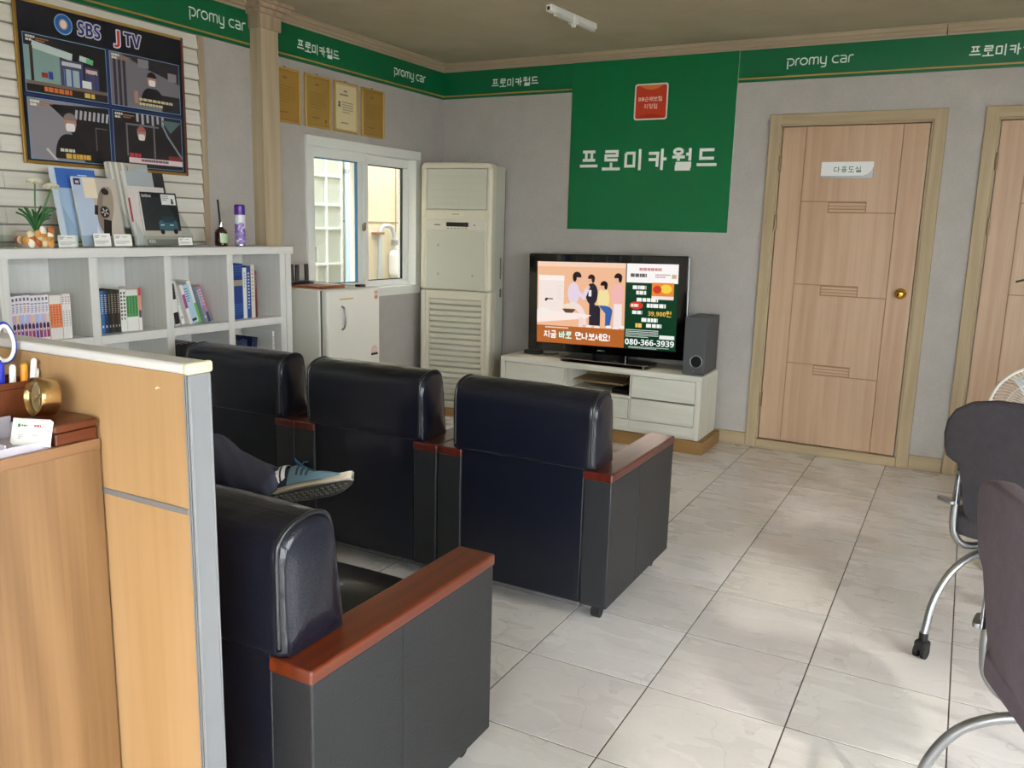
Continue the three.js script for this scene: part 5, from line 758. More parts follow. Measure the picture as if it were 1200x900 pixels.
// ------------------------------------------------------------------ small refrigerator
{
  const r = thing('refrigerator', 'small cream refrigerator with curved handle under the window', 'refrigerator');
  const z0 = 1.353, z1 = 1.822, top = .985;
  part('body', bx(.03, .395, .03, top, z0, z1, .012, 'y', 3), M.fridge, r); part('gasket', bx(.395, .404, .06, top - .008, z0 + .008, z1 - .008, 0), M.acDark, r);
  const d = part('door', bx(.404, .452, .045, top - .001, z0, z1, .016, 'y', 4), M.fridge, r);
  part('handle', tube([[.449, .888, 1.7], [.466, .88, 1.7], [.476, .855, 1.7], [.479, .823, 1.7], [.476, .79, 1.7], [.466, .766, 1.7], [.449, .757, 1.7]], .006, 40, 8), M.steel, d, 'curved silver handle');
  part('logo', bx(.4518, .4524, .925, .932, 1.6, 1.72, 0), M.goldPale, d); part('sticker', bx(.4518, .4526, .94, .962, 1.378, 1.405, 0), std({ color: 0xc8a890, roughness: .5 }), d); part('sticker', bx(.4518, .4526, .914, .934, 1.378, 1.405, 0), std({ color: 0xb88a3c, roughness: .5 }), d);
  part('sticker', (() => { const g = cyl(.028, .028, .001, 24, .4524, .612, 1.41, 'x'); return g; })(), std({ color: 0xe2c4c0, roughness: .5 }), d); part('sticker', bx(.4518, .4532, .58, .594, 1.378, 1.44, 0), M.blackPlastic, d);
  for (const z of [z0 + .05, z1 - .05]) for (const x of [.08, .36]) part('foot', cyl(.015, .015, .031, 12, x, .0155, z), M.rubber, r); base(r);
  const T = top + .0006;
  const b = thing('cutting_board', 'reddish brown wooden tray on the refrigerator', 'tray'); part('board', bx(.17, .39, T, T + .012, 1.6, 1.8, .004, 'z', 2), std({ roughness: .5, map: wood(0xa85a30, 0x8a4020, [.15, .3], 69) }), b); part('rim', bx(.38, .392, T, T + .016, 1.6, 1.8, .003, 'z'), std({ color: 0x9a5030, roughness: .5 }), b); base(b);
  const w = thing('router', 'black wireless router with four upright antennas on the refrigerator', 'router'); part('body', bx(.085, .165, T, T + .028, 1.6, 1.79, .008, 'z', 3), M.blackPlastic, w);
  for (const [z, h, t2] of [[1.78, .1, .12], [1.735, .104, .06], [1.695, .1, -.02], [1.615, .104, .03]]) { const g = bx(-.007, .007, 0, h, -.013, .013, .005, 'y', 2); g.rotateX(t2); g.translate(.12, T + .02, z); part('antenna', g, M.blackPlastic, w); } base(w);
  const k = thing('cable', 'grey charging cable with plug on the refrigerator edge', 'cable'); part('cord', tube([[.18, T + .028, 1.66], [.24, T + .02, 1.6], [.3, T + .016, 1.56], [.36, T + .008, 1.53], [.4, T + .005, 1.5]], .003, 30, 6), std({ color: 0x9a9a98, roughness: .5 }), k); part('plug', bx(.39, .43, T, T + .014, 1.46, 1.51, .003), M.blackPlastic, k); base(k);
  const q = thing('note_pad', 'thin white paper pad on the refrigerator', 'paper'); part('pad', bx(.3, .42, T, T + .006, 1.37, 1.44, .001), M.paper, q); base(q);
}
// ------------------------------------------------------------------ television stand
{
  const p = thing('wooden_platform', 'low brown wooden platform under the white television stand', 'platform'); part('front_board', bx(.73, 2.2, 0, .082, .405, .43, .003, 'x'), M.plinth, p); part('top_board', bx(.73, 2.2, .06, .0825, .04, .405, .002, 'x'), M.plinth, p); part('end_board', bx(2.178, 2.2, 0, .06, .04, .405, .002, 'z'), M.plinth, p); part('end_board', bx(.73, .752, 0, .06, .04, .405, .002, 'z'), M.plinth, p); base(p);
  const t = thing('tv_stand', 'low whitewashed television stand with drawers and an open niche', 'tv stand');
  const y0 = .0832, y1 = .486, zf = .42, zb = .045, x0 = .765, x1 = 2.165;
  part('top', bx(x0, x1, .458, y1, zb, zf, .004, 'x', 2), M.standWood, t); part('side', bx(x1 - .03, x1, y0, .458, zb, zf, .003), M.standWood, t); part('side', bx(x0, x0 + .03, y0, .458, zb, zf, .003), M.standWood, t);
  part('back', bx(x0 + .03, x1 - .03, y0, .458, zb, zb + .012, 0), M.niche, t); part('bottom', bx(x0 + .03, x1 - .03, y0, y0 + .022, zb + .012, zf - .012, 0, 'x'), M.standWood, t);
  part('moulding', merge([bx(x0 + .02, x1 - .02, .45, .459, zf - .014, zf - .002, .002, 'x'), bx(x0 + .028, x0 + .036, .11, .452, zf - .014, zf - .002, .002), bx(x1 - .036, x1 - .028, .11, .452, zf - .014, zf - .002, .002)]), M.standWood, t);
  part('divider', bx(1.247, 1.256, .105, .452, zb + .012, zf - .006, .001), M.standWood, t); part('divider', bx(1.702, 1.711, .105, .452, zb + .012, zf - .006, .001), M.standWood, t); part('niche_floor', bx(1.256, 1.702, .296, .312, zb + .012, zf - .006, .001, 'x'), M.standWood, t); part('niche_shelf', bx(1.256, 1.62, .352, .364, zb + .012, zf - .11, .001, 'x'), M.niche, t);
  part('base_rail', bx(x0 + .03, x1 - .03, .105, .16, zf - .025, zf - .008, .002, 'x'), M.standWood, t);
  const dr = (a, b, c, d) => part('drawer', bx(a, b, c, d, zf - .03, zf - .0045, .003, 'x', 2), M.standWood, t);
  dr(.803, 1.244, .309, .447); dr(.803, 1.244, .164, .3); dr(1.259, 1.699, .164, .292); dr(1.714, 2.127, .309, .447); dr(1.714, 2.127, .164, .3);
  base(t);
  const n = thing('set_top_box', 'black box with cables inside the television stand niche', 'set top box'); part('case', bx(1.57, 1.69, .3124, .342, .2, .38, .004), M.blackPlastic, n); for (let k = 0; k < 3; k++) part('cable', tube([[1.6 + k * .025, .33, .2], [1.6 + k * .03, .38, .16], [1.63 + k * .02, .42 - k * .02, .13], [1.66, .4, .075]], .004, 16, 6), M.rubber, n); base(n);
  // television
  const tv = thing('television', 'large flat television with glossy black bezel showing a commercial', 'television'); const W = 1.11, H = .655;
  const map = canvasTex(1200, 664, (g, w, h) => {
    g.fillStyle = '#f0ba94'; g.fillRect(0, 0, w, h); const S = w * .645;
    g.fillStyle = '#f6d2b8'; g.fillRect(0, 0, S, 40); g.fillStyle = '#f2e3dc'; g.fillRect(14, 120, 230, 330); g.fillStyle = '#fbefe8'; g.fillRect(14, 112, 232, 40); g.fillStyle = '#e2d3cc'; for (let k = 0; k < 5; k++) g.fillRect(185, 196 + k * 24, 40, 5);
    g.fillStyle = '#2a1e22'; g.beginPath(); g.ellipse(85, 308, 16, 10, -.8, 0, 7); g.fill(); greek(g, 98, 298, 70, 12, '#3a2e32', 1, .8);
    const P = (hx, hy, r, hair, shirt, pants, bx0, by0, dir) => { g.fillStyle = shirt; g.beginPath(); g.ellipse(bx0, by0, 52, 86, 0, 0, 7); g.fill(); g.fillStyle = '#eab59a'; g.beginPath(); g.ellipse(hx, hy + 8, r, r * 1.15, 0, 0, 7); g.fill(); g.fillStyle = hair; g.beginPath(); g.arc(hx - dir * 4, hy - 4, r * 1.12, Math.PI * .95, Math.PI * 2.05); g.fill(); g.beginPath(); g.ellipse(hx - dir * r * .7, hy + 6, r * .5, r * .95, 0, 0, 7); g.fill(); };
    g.fillStyle = '#2c2630'; g.fillRect(470, 330, 50, 170); g.fillRect(520, 340, 46, 160); P(480, 130, 27, '#2a1d1c', '#2b2734', '', 490, 250, -1); g.fillStyle = '#f0ece8'; g.fillRect(462, 220, 24, 50);
    P(362, 120, 34, '#1f1715', '#e6d2e4', '', 330, 250, 1); g.fillStyle = '#f2ddd8'; g.beginPath(); g.moveTo(300, 320); g.quadraticCurveTo(440, 310, 450, 500); g.lineTo(410, 500); g.quadraticCurveTo(400, 370, 300, 370); g.fill(); g.strokeStyle = '#e6d2e4'; g.lineWidth = 34; g.beginPath(); g.moveTo(350, 230); g.lineTo(420, 280); g.lineTo(450, 210); g.stroke(); g.fillStyle = '#f0c0a4'; g.beginPath(); g.arc(455, 198, 18, 0, 7); g.fill();
    P(708, 118, 30, '#2a1a1c', '#f0b8b4', '', 710, 250, -1); g.fillStyle = '#f2e4e4'; g.fillRect(680, 320, 70, 190);
    P(590, 180, 28, '#241719', '#f1e0a0', '', 590, 285, -1); g.fillStyle = '#3a62a8'; g.beginPath(); g.moveTo(550, 340); g.quadraticCurveTo(660, 330, 670, 380); g.lineTo(650, 500); g.lineTo(610, 500); g.lineTo(610, 400); g.fill();
    g.fillStyle = '#f6efee'; for (const [x, y] of [[470, 510], [540, 515], [640, 505], [700, 515], [755, 500]]) { g.beginPath(); g.ellipse(x, y, 26, 11, 0, 0, 7); g.fill(); }
    g.fillStyle = '#fbe9e2'; g.beginPath(); g.moveTo(0, 400); g.lineTo(330, 405); g.lineTo(490, 420); g.lineTo(440, 450); g.lineTo(0, 500); g.fill(); g.fillStyle = '#f2d8d0'; g.fillRect(380, 440, 36, 90); g.fillStyle = '#efe0d0'; g.beginPath(); g.ellipse(290, 372, 52, 40, 0, Math.PI, 0); g.fill(); g.fillStyle = '#5a463c'; g.beginPath(); g.moveTo(230, 378); g.lineTo(352, 378); g.lineTo(322, 410); g.lineTo(262, 410); g.fill(); g.fillStyle = '#f4ece4'; g.beginPath(); g.ellipse(60, 405, 62, 30, 0, 0, 7); g.fill();
    g.fillStyle = '#b5652c'; g.fillRect(0, 520, S, h - 520); greek(g, 80, 530, 300, 16, '#f6e6d6', 1, .6);
    ktext(g, '지금', 68, 562, 58, .17, '#ffffff', 1.0); ktext(g, '바로', 206, 562, 58, .15, '#f4faf2', 1.0, '#4e8a58'); ktext(g, '만나보세요!', 352, 562, 58, .17, '#ffffff', 1.0);
    // right column
    g.fillStyle = '#0d3a22'; g.fillRect(S, 0, w - S, h); g.fillStyle = '#fbf6f4'; g.fillRect(S + 8, 0, w - S - 8, 148); greek(g, S + 110, 34, 260, 26, '#c98a8e', 1, .8, 3); greek(g, S + 40, 78, 190, 30, '#5a5a56', 1, .9, 4); greek(g, S + 240, 80, 120, 34, '#b09a96', 2, .5, 5); g.fillStyle = '#c9b08a'; g.fillRect(w - 54, 80, 36, 30);
    greek(g, S + 60, 170, 160, 34, '#f6f6f0', 1, .85, 6); greek(g, S + 90, 210, 120, 34, '#f6f6f0', 1, .85, 7); g.fillStyle = '#e88a3a'; g.fillRect(S + 216, 144, 176, 104); g.fillStyle = '#f2d24a'; g.beginPath(); g.ellipse(S + 330, 190, 46, 34, 0, 0, 7); g.fill(); g.fillStyle = '#cf3a2a'; g.beginPath(); g.ellipse(S + 260, 196, 34, 30, 0, 0, 7); g.fill(); g.fillStyle = '#f4e4e0'; g.fillRect(S + 216, 246, 176, 26);
    greek(g, S + 96, 264, 250, 34, '#f6f6f0', 1, .85, 8); g.fillStyle = '#cf3a30'; g.beginPath(); g.ellipse(S + 94, 324, 56, 30, 0, 0, 7); g.fill(); greek(g, S + 50, 312, 90, 26, '#f8e2d0', 1, .9, 9); greek(g, S + 180, 306, 220, 36, '#f6f6f0', 1, .85, 10);
    greek(g, S + 62, 364, 118, 32, '#f6f6f0', 1, .85, 11); ktext(g, '39,900원', S + 190, 358, 44, .15, '#f2c04a', 1.0); greek(g, S + 140, 418, 190, 36, '#f6f6f0', 1, .85, 12); greek(g, S + 92, 462, 80, 36, '#f2c86a', 1, .9, 13); greek(g, S + 180, 462, 180, 36, '#f6f6f0', 1, .8, 14);
    greek(g, S + 12, 512, 270, 66, '#e2e8e0', 5, .45, 15); g.fillStyle = '#e9efe6'; g.fillRect(S + 290, 546, 120, 30); g.fillStyle = '#ffffff'; g.font = 'bold 62px sans-serif'; g.textBaseline = 'alphabetic'; g.save(); g.translate(S + 8, 640 - 8); g.scale((w - S - 22) / g.measureText('080-366-3939').width, 1); g.fillText('080-366-3939', 0, 0); g.restore(); greek(g, S + 40, 644, 330, 18, '#dfe8de', 2, .5, 16);
  });
  part('back_shell', bx(-W / 2 + .04, W / 2 - .04, .04, H - .04, -.075, -.03, .02, 'y', 3), M.blackPlastic, tv);
  part('bezel', (() => { const g = extrude(rrect(-W / 2, W / 2, 0, H, .012, 4), .032, .004, 2, [[[-W / 2 + .062, .056], [W / 2 - .062, .056], [W / 2 - .062, H - .052], [-W / 2 + .062, H - .052]]]); g.translate(0, 0, -.03); return g; })(), M.blackGloss, tv, 'glossy black bezel');
  const sw = W - .124, sh = H - .108; const scr = new THREE.PlaneGeometry(sw + .004, sh + .004); scr.translate(0, .056 + sh / 2, -.002);
  part('screen', scr, std({ color: 0x000000, roughness: .25, emissive: 0xffffff, emissiveMap: map, emissiveIntensity: .85 }), tv, 'lit screen with a family commercial');
  part('rim', merge([bx(W / 2 - .002, W / 2 + .004, .01, H - .01, -.035, -.012, .002), bx(-W / 2 + .01, W / 2 - .01, H - .002, H + .003, -.035, -.012, .002, 'x')]), M.steel, tv);
  { const m2 = canvasTex(128, 24, (g, w, h) => { g.fillStyle = '#0a0a0b'; g.fillRect(0, 0, w, h); g.font = 'bold 20px sans-serif'; g.fillStyle = '#a8a8aa'; g.fillText('SAMSUNG', 8, 19); }); printPart('logo', .062, .011, .001, std({ map: m2, roughness: .3 }), M.blackGloss, tv, [-.01, .026, .0065]); }
  tv.position.set(1.4425, .535, .245); tv.rotation.z = .0205;
  const tl = new THREE.RectAreaLight(new THREE.Color(1, .8, .66), 1.0, sw, sh); tl.name = 'screen_light'; tl.position.set(0, .056 + sh / 2, .004); tl.rotation.y = Math.PI; tv.add(tl);
  part('neck', bx(-.09, .09, -.022, .1, -.06, -.035, .006), M.blackGloss, tv); 
  part('stand_base', (() => { const g = extrude(rrect(-.31, .31, -.12, .12, .05, 8), .016, .004, 2); g.rotateX(-Math.PI / 2); g.translate(.05, -.045, .03); return g; })(), M.blackGloss, tv); part('neck', bx(-.06, .16, -.035, .02, -.06, -.01, .008), M.blackGloss, tv);
  tv.children.forEach((c) => { if (c.name === 'stand_base') c.rotation.z = -.0205; });
  const sb = thing('media_receiver', 'small black media receiver beside the television on the stand', 'receiver'); part('case', bx(.845, .962, y1 + .0006, y1 + .027, .16, .235, .005), M.blackPlastic, sb); part('cable', tube([[.962, y1 + .008, .19], [1.0, y1 + .006, .2], [1.04, y1 + .006, .17], [1.06, y1 + .006, .12]], .004, 16, 6), M.rubber, sb); base(sb);
  const so = thing('subwoofer', 'tall narrow grey subwoofer with a round port on the stand', 'speaker');
  { const X0 = -.068, X1 = .068, D = .3, h = .352; part('cabinet', bx(X0, X1, .004, h, -D, -.012, .004), M.sub, so); const g = extrude(rrect(X0, X1, .002, h + .001, .006, 3), .014, .003, 2, [Array.from({ length: 28 }, (_, i) => [.014 + .036 * Math.cos(-i / 28 * 6.2832), .082 + .036 * Math.sin(-i / 28 * 6.2832)])]); g.translate(0, 0, -.014); part('front_panel', g, M.sub, so);
    const ring = new THREE.TorusGeometry(.037, .004, 10, 32); ring.translate(.014, .082, .001); part('port_ring', ring, M.steel, so); part('port', cyl(.036, .036, .06, 28, .014, .082, -.04, 'z'), M.blackPlastic, so); part('led', cyl(.003, .003, .002, 10, .0, .02, .003, 'z'), M.steel, so); for (const x of [-.05, .05]) for (const z of [-.03, -.27]) part('foot', cyl(.01, .01, .005, 10, x, .002, z), M.rubber, so); place(so, 2.094, y1 + .0006, .372, .02); }
}
// ------------------------------------------------------------------ white bar fixture on the ceiling
{
  const t = thing('ceiling_bar', 'short white fixture bar fixed to the ceiling', 'fixture');
  const A = V(1.455, 0, 1.235), B = V(1.508, 0, .756), L = A.distanceTo(B);
  part('rail', bx(-.016, .016, -.032, 0, -L / 2, L / 2, .004, 'z', 2), M.white, t); part('end_cap', bx(-.018, .018, -.036, -.001, L / 2 - .05, L / 2 + .004, .006, 'z', 2), std({ color: 0xf4f4f0, roughness: .3 }), t); part('socket', bx(-.008, .008, -.03, -.012, L / 2 + .003, L / 2 + .006, .001), M.blackPlastic, t); part('lower_rail', bx(-.011, .011, -.046, -.031, -L / 2 + .01, L / 2 - .06, .004, 'z', 2), std({ color: 0xc9ccc6, roughness: .4 }), t); part('clip', merge([bx(-.022, .022, -.05, -.002, -.03, .012, .005, 'z', 2), bx(-.01, .012, -.066, -.048, -.02, .0, .004)]), M.white, t);
  t.position.set((A.x + B.x) / 2, YC - .0005, (A.z + B.z) / 2); t.rotation.y = Math.atan2(A.x - B.x, A.z - B.z);
}
// ------------------------------------------------------------------ grey conference chairs
function makeOfficeChair(fab) {
  const t = new THREE.Group(), tb = (pts, r = .0125) => tube(pts, r, 60, 10, false, .5);
  { // back pad: broad rounded head, narrower below
    const half = [[0, .87], [.1, .866], [.17, .85], [.215, .82], [.24, .78], [.248, .735], [.245, .69], [.236, .66], [.215, .648], [.195, .64], [.188, .6], [.18, .54], [.165, .48], [.13, .44], [.07, .425], [0, .422]];
    const pts = [...half, ...half.slice(1, -1).reverse().map(([x, y]) => [-x, y])];
    const g0 = extrude(pts, .03, .011, 3); const p = g0.attributes.position; for (let i = 0; i < p.count; i++) { const x = p.getX(i), y = p.getY(i); p.setZ(i, p.getZ(i) + .19 + (y - .44) * .14 - x * x * .35); } g0.computeVertexNormals();
    part('backrest', boxUV(toCreasedNormals(g0, .7)), fab, t, 'dark grey fabric backrest'); }
  { const g = extrude(rrect(-.23, .23, -.24, .21, .09, 8), .035, .016, 4); g.rotateX(-Math.PI / 2); g.translate(0, .42, -.01); part('seat', boxUV(g), fab, t, 'dark grey fabric seat'); }
  part('seat_pan', bx(-.19, .19, .395, .415, -.19, .19, .006), M.blackPlastic, t);
  for (const s of [-1, 1]) {
    part('side_frame', tb([[s * .19, .62, .225], [s * .195, .53, .218], [s * .197, .45, .215], [s * .19, .395, .205], [s * .172, .36, .17], [s * .15, .352, .1], [s * .14, .352, .0], [s * .15, .352, -.1]]), M.steel, t);
    part('bracket', bx(s * .192 - .006, s * .192 + .006, .505, .645, .205, .236, .004), M.chrome, t, 'flat silver back bracket');
    part('arm_stub', (() => { const g = extrude(rrect(-.012, .012, -.035, .035, .011, 6), .008, .002, 2); g.rotateX(Math.PI / 2); g.rotateY(s * -1.1); g.translate(s * .222, .515, .225); return g; })(), M.steel, t);
    part('rear_leg', tb([[s * .1, .33, .0], [s * .125, .333, .09], [s * .15, .325, .17], [s * .178, .27, .25], [s * .195, .18, .3], [s * .2, .075, .325]]), M.steel, t);
    part('front_leg', tb([[s * .1, .33, .0], [s * .125, .333, -.09], [s * .15, .325, -.15], [s * .18, .26, -.22], [s * .195, .18, -.25], [s * .2, .075, -.265]]), M.steel, t);
    for (const z of [.325, -.265]) { const c = part('caster', merge([cyl(.014, .014, .03, 14, s * .2, .07, z), bx(s * .2 - .02, s * .2 + .02, .024, .06, z - .018, z + .024, .009, 'y', 3)]), M.rubber, t); part('wheel', merge([cyl(.023, .023, .012, 18, s * .2 - .012, .023, z + .006, 'x'), cyl(.023, .023, .012, 18, s * .2 + .012, .023, z + .006, 'x')]), M.rubber, c); }
  }
  part('cross_tube', merge([cyl(.011, .011, .22, 12, 0, .335, 0, 'x'), cyl(.011, .011, .3, 12, 0, .352, .1, 'x')]), M.steel, t);
  return t;
}
{
  const a = makeOfficeChair(M.chairFabricDark), b = makeOfficeChair(M.chairFabric);
  const put = (o, x, z, r, label) => { o.name = numbered('office_chair'); o.userData = { label, category: 'chair', group: 'grey conference chairs' }; o.position.set(x, 0, z); o.rotation.y = r; scene.add(o); };
  put(a, 3.822, 2.26, -.38, 'charcoal fabric chair on casters in front of the white fan'); put(b, 3.905, 3.47, -1.25, 'purplish grey fabric chair on casters overlapping the charcoal chair');
}
// ------------------------------------------------------------------ white electric fan behind the chairs
{
  const f = thing('electric_fan', 'white electric fan with round wire guard behind the charcoal chair', 'fan');
  const R = .19, cy = .674, wire = std({ color: 0xe9e8e2, roughness: .4 }), wh = std({ color: 0xeeede6, roughness: .35 });
  part('foot', lathe([[0, 0], [.15, 0], [.155, .008], [.15, .022], [.06, .035], [.03, .045], [0, .045]], 36), wh, f); part('pole', cyl(.014, .014, .5, 18, 0, .28, 0), wh, f); part('control_box', bx(-.035, .035, .42, .5, -.03, .035, .01, 'y', 3), wh, f);
  part('motor', (() => { const g = lathe([[0, -.16], [.035, -.155], [.05, -.13], [.055, -.06], [.05, -.03], [0, -.03]], 26); g.rotateX(Math.PI / 2); g.translate(0, cy, 0); return g; })(), wh, f);
  const guard = part('guard', merge([new THREE.TorusGeometry(R, .006, 8, 64).translate(0, cy, .03), new THREE.TorusGeometry(.05, .004, 8, 32).translate(0, cy, .075), new THREE.TorusGeometry(R * .7, .0015, 6, 48).translate(0, cy, .068)]), wh, f);
  const ws = []; for (let k = 0; k < 72; k++) { const a = k / 72 * Math.PI * 2, c = Math.cos(a), s = Math.sin(a), a2 = a + .18; for (const d of [1, -1]) ws.push(tube([[.05 * c, cy + .05 * s, d > 0 ? .075 : -.03], [.13 * Math.cos(a2 * .5 + a * .5), cy + .13 * Math.sin(a2 * .5 + a * .5), d > 0 ? .07 : -.02], [R * Math.cos(a2), cy + R * Math.sin(a2), .03]], .0011, 6, 4)); } const wm = part('wire', merge(ws), wire, guard); wm.userData.kind = 'stuff';
  part('hub', (() => { const g = lathe([[0, .082], [.03, .081], [.046, .076], [.048, .07], [0, .07]], 26); g.rotateX(Math.PI / 2); g.translate(0, cy, 0); return g; })(), wh, guard);
  for (let k = 0; k < 4; k++) { const g = new THREE.PlaneGeometry(.13, .1, 6, 4), p = g.attributes.position; for (let i = 0; i < p.count; i++) { const x = p.getX(i), y = p.getY(i); p.setZ(i, y * .35); p.setY(i, y * (.6 + (x + .065) * 4)); } g.translate(.095, 0, .02); g.rotateZ(k * Math.PI / 2 + .4); g.translate(0, cy, 0); g.computeVertexNormals(); part('blade', g, phy({ color: 0xc9d2d6, roughness: .2, transmission: .4, thickness: 0, side: THREE.DoubleSide }), f); }
  place(f, 3.84, 0, 1.48, -.15);
}
{ // potted plant of which one leaf reaches into view
  const t = thing('potted_plant', 'tall potted plant with long dark green leaves beside the door', 'plant');
  part('pot', lathe([[0, 0], [.11, 0], [.12, .01], [.15, .28], [.16, .29], [.16, .31], [.145, .31], [.14, .27], [0, .27]], 36), std({ color: 0xe4e0d8, roughness: .35 }), t); part('soil', cyl(.139, .139, .01, 28, 0, .272, 0), std({ color: 0x3a2c20, roughness: .95 }), t); part('stem', tube([[0, .27, 0], [.01, .6, .01], [-.01, .95, 0], [0, 1.2, .01]], .014, 24, 8), std({ color: 0x5c6b3a, roughness: .8 }), t);
  const lm = std({ color: 0x23431f, roughness: .4, side: THREE.DoubleSide });
  const leaf = (a, y, L, w, droop) => { const N = 12, P = [], I = []; for (let i = 0; i <= N; i++) { const u = i / N, r = L * u, yy = y + L * (.5 * u - droop * u * u), ww = w * Math.sin(Math.PI * Math.min(1, u * .96 + .04)) ** .8; const c = Math.cos(a), s = Math.sin(a); P.push(r * c - s * ww, yy + .006, r * s + c * ww, r * c, yy - .004, r * s, r * c + s * ww, yy + .006, r * s - c * ww); if (i) { const b = (i - 1) * 3; I.push(b, b + 3, b + 1, b + 1, b + 3, b + 4, b + 1, b + 4, b + 2, b + 2, b + 4, b + 5); } } const g = new THREE.BufferGeometry(); g.setAttribute('position', new THREE.Float32BufferAttribute(P, 3)); g.setIndex(I); g.computeVertexNormals(); part('leaf', g, lm, t); };
  for (let k = 0; k < 14; k++) { const a = k * 2.399; if (Math.abs(Math.atan2(Math.sin(a - Math.PI), Math.cos(a - Math.PI))) < .75) continue; leaf(a, .8 + k * .03, .38 + (k % 3) * .05, .032, .62); }
  leaf(Math.PI, 1.13, .43, .026, .42); t.position.set(4.135, 0, .95);
}
// ------------------------------------------------------------------ person reclining behind the partition, one foot over the arm rests
{
  const p = thing('person', 'person in navy trousers reclining in the armchair with one foot over the arm rest', 'person');
  const B = [ // [A, B, rA, rB, smoothing]
    [[1.36, .535, 3.93], [1.37, .60, 3.97], .125, .13], [[1.37, .60, 3.97], [1.38, .74, 4.0], .13, .125], [[1.31, .775, 4.015], [1.45, .775, 4.015], .095, .095], [[1.38, .80, 4.025], [1.38, .865, 4.05], .055, .05],
    [[1.42, .535, 3.93], [1.425, .64, 3.635], .095, .082], [[1.425, .645, 3.63], [1.56, .622, 3.635], .082, .076], [[1.56, .622, 3.635], [1.815, .602, 3.652], .07, .047],
    [[1.31, .53, 3.92], [1.31, .515, 3.55], .095, .075], [[1.31, .515, 3.55], [1.31, .14, 3.42], .074, .05],
    [[1.5, .785, 4.01], [1.60, .63, 3.94], .055, .047], [[1.60, .63, 3.94], [1.47, .655, 3.8], .045, .034], [[1.26, .785, 4.01], [1.285, .66, 3.88], .055, .047], [[1.285, .66, 3.88], [1.37, .66, 3.78], .043, .034],
  ];
  const hands = [[[1.45, .66, 3.785], [-1, .1, -.12]], [[1.385, .665, 3.775], [1, .08, -.1]]];
  for (const [h, d] of hands) { const n = V(...d).normalize(); const pt = (l, lat, up) => [h[0] + n.x * l, h[1] + n.y * l + up, h[2] + n.z * l + lat]; B.push([pt(-.02, 0, 0), pt(.04, 0, .004), .03, .034, 'h']); [[-.03, .085], [-.01, .095], [.011, .09], [.03, .072]].forEach(([lat, L]) => { B.push([pt(.04, lat, .004), pt(L - .01, lat * 1.05, .0), .0095, .009, 'h']); B.push([pt(L - .01, lat * 1.05, 0), pt(L + .015, lat * 1.02, -.018), .009, .0075, 'h']); }); B.push([pt(.0, -.03, .004), pt(.045, -.055, -.004), .011, .009, 'h']); }
  const hc = [1.38, .905, 4.065]; // head tipped back on the cushion
  const headSd = (x, y, z) => { const lx = x - hc[0], ly = (y - hc[1]) * .94 + (z - hc[2]) * .34, lz = -(y - hc[1]) * .34 + (z - hc[2]) * .94; let d = (Math.hypot(lx / .074, (ly - .01) / .1, lz / .09) - 1) * .074; d = smin(d, (Math.hypot(lx / .05, (ly + .055) / .055, (lz + .035) / .05) - 1) * .05, .03); d = smin(d, capsule(lx, ly, lz, [0, .012, -.09], [0, -.018, -.105], .009, .013), .012); for (const s of [-1, 1]) { d = smin(d, (Math.hypot((lx - s * .075) / .012, ly / .03, (lz - .005) / .018) - 1) * .012, .008); const e = Math.hypot(lx - s * .03, ly - .012, lz + .085) - .014; d = Math.max(d, -e + .004); } const m = capsule(lx, ly, lz, [-.02, -.052, -.092], [.02, -.052, -.092], .004, .004); return Math.max(d, -m); };
  const body = (x, y, z) => { let d = 9; for (const b of B) { const c = capsule(x, y, z, b[0], b[1], b[2], b[3]); d = b[4] === 'h' ? smin(d, c, .008) : smin(d, c, .035); } return d; };
  const fold = (x, y, z) => Math.sin(x * 70 + y * 40 + 6 * Math.sin(z * 25)) * .0022 + Math.sin(x * 31 - z * 47) * .0018;
  const skin = [.45, .27, .19], navy = [.042, .044, .07], top = [.05, .052, .06];
  const full = (x, y, z) => Math.min(body(x, y, z) + (y > .84 ? 0 : fold(x, y, z)), smin(body(x, y, z), headSd(x, y, z), .02));
  const col = (x, y, z) => { if (headSd(x, y, z) < .006 || (y > .85 && Math.hypot(x - 1.38, z - 4.045) < .062)) return skin; let best = 9, k = 0; B.forEach((q, i) => { const d = capsule(x, y, z, q[0], q[1], q[2], q[3]); if (d < best) { best = d; k = i; } }); return B[k][4] === 'h' || k === 3 ? skin : k === 1 || k === 2 || k > 8 ? top : navy; };
  const g = sdfMesh(full, [1.14, .05, 3.3], [1.88, 1.04, 4.18], .0085, col);
  part('body', g, std({ vertexColors: true, roughness: .85 }), p);
  part('hair', sdfMesh((x, y, z) => { const lx = x - hc[0], ly = (y - hc[1]) * .94 + (z - hc[2]) * .34, lz = -(y - hc[1]) * .34 + (z - hc[2]) * .94; return Math.max((Math.hypot(lx / .08, (ly - .014) / .106, (lz - .004) / .096) - 1) * .08, -(ly - .045 + lz * .9) * .7 - .0, -(.2 + lz)); }, [1.28, .78, 3.94], [1.48, 1.04, 4.2], .006), std({ color: 0x17130f, roughness: .7 }), p);
  const hp = (x, y, z) => [hc[0] + x, hc[1] + .94 * y - .34 * z, hc[2] + .34 * y + .94 * z];
  for (const q of [-1, 1]) { part('eye', new THREE.SphereGeometry(.0105, 14, 10).translate(...hp(q * .03, .012, -.075)), std({ color: 0x2a1c14, roughness: .2 }), p); part('eyebrow', tube([hp(q * .016, .034, -.083), hp(q * .032, .039, -.079), hp(q * .048, .033, -.068)], .003, 8, 6), std({ color: 0x17130f, roughness: .8 }), p); }
  part('mouth', tube([hp(-.022, -.051, -.079), hp(0, -.053, -.085), hp(.022, -.051, -.079)], .0035, 10, 6), std({ color: 0x9a5548, roughness: .6 }), p);
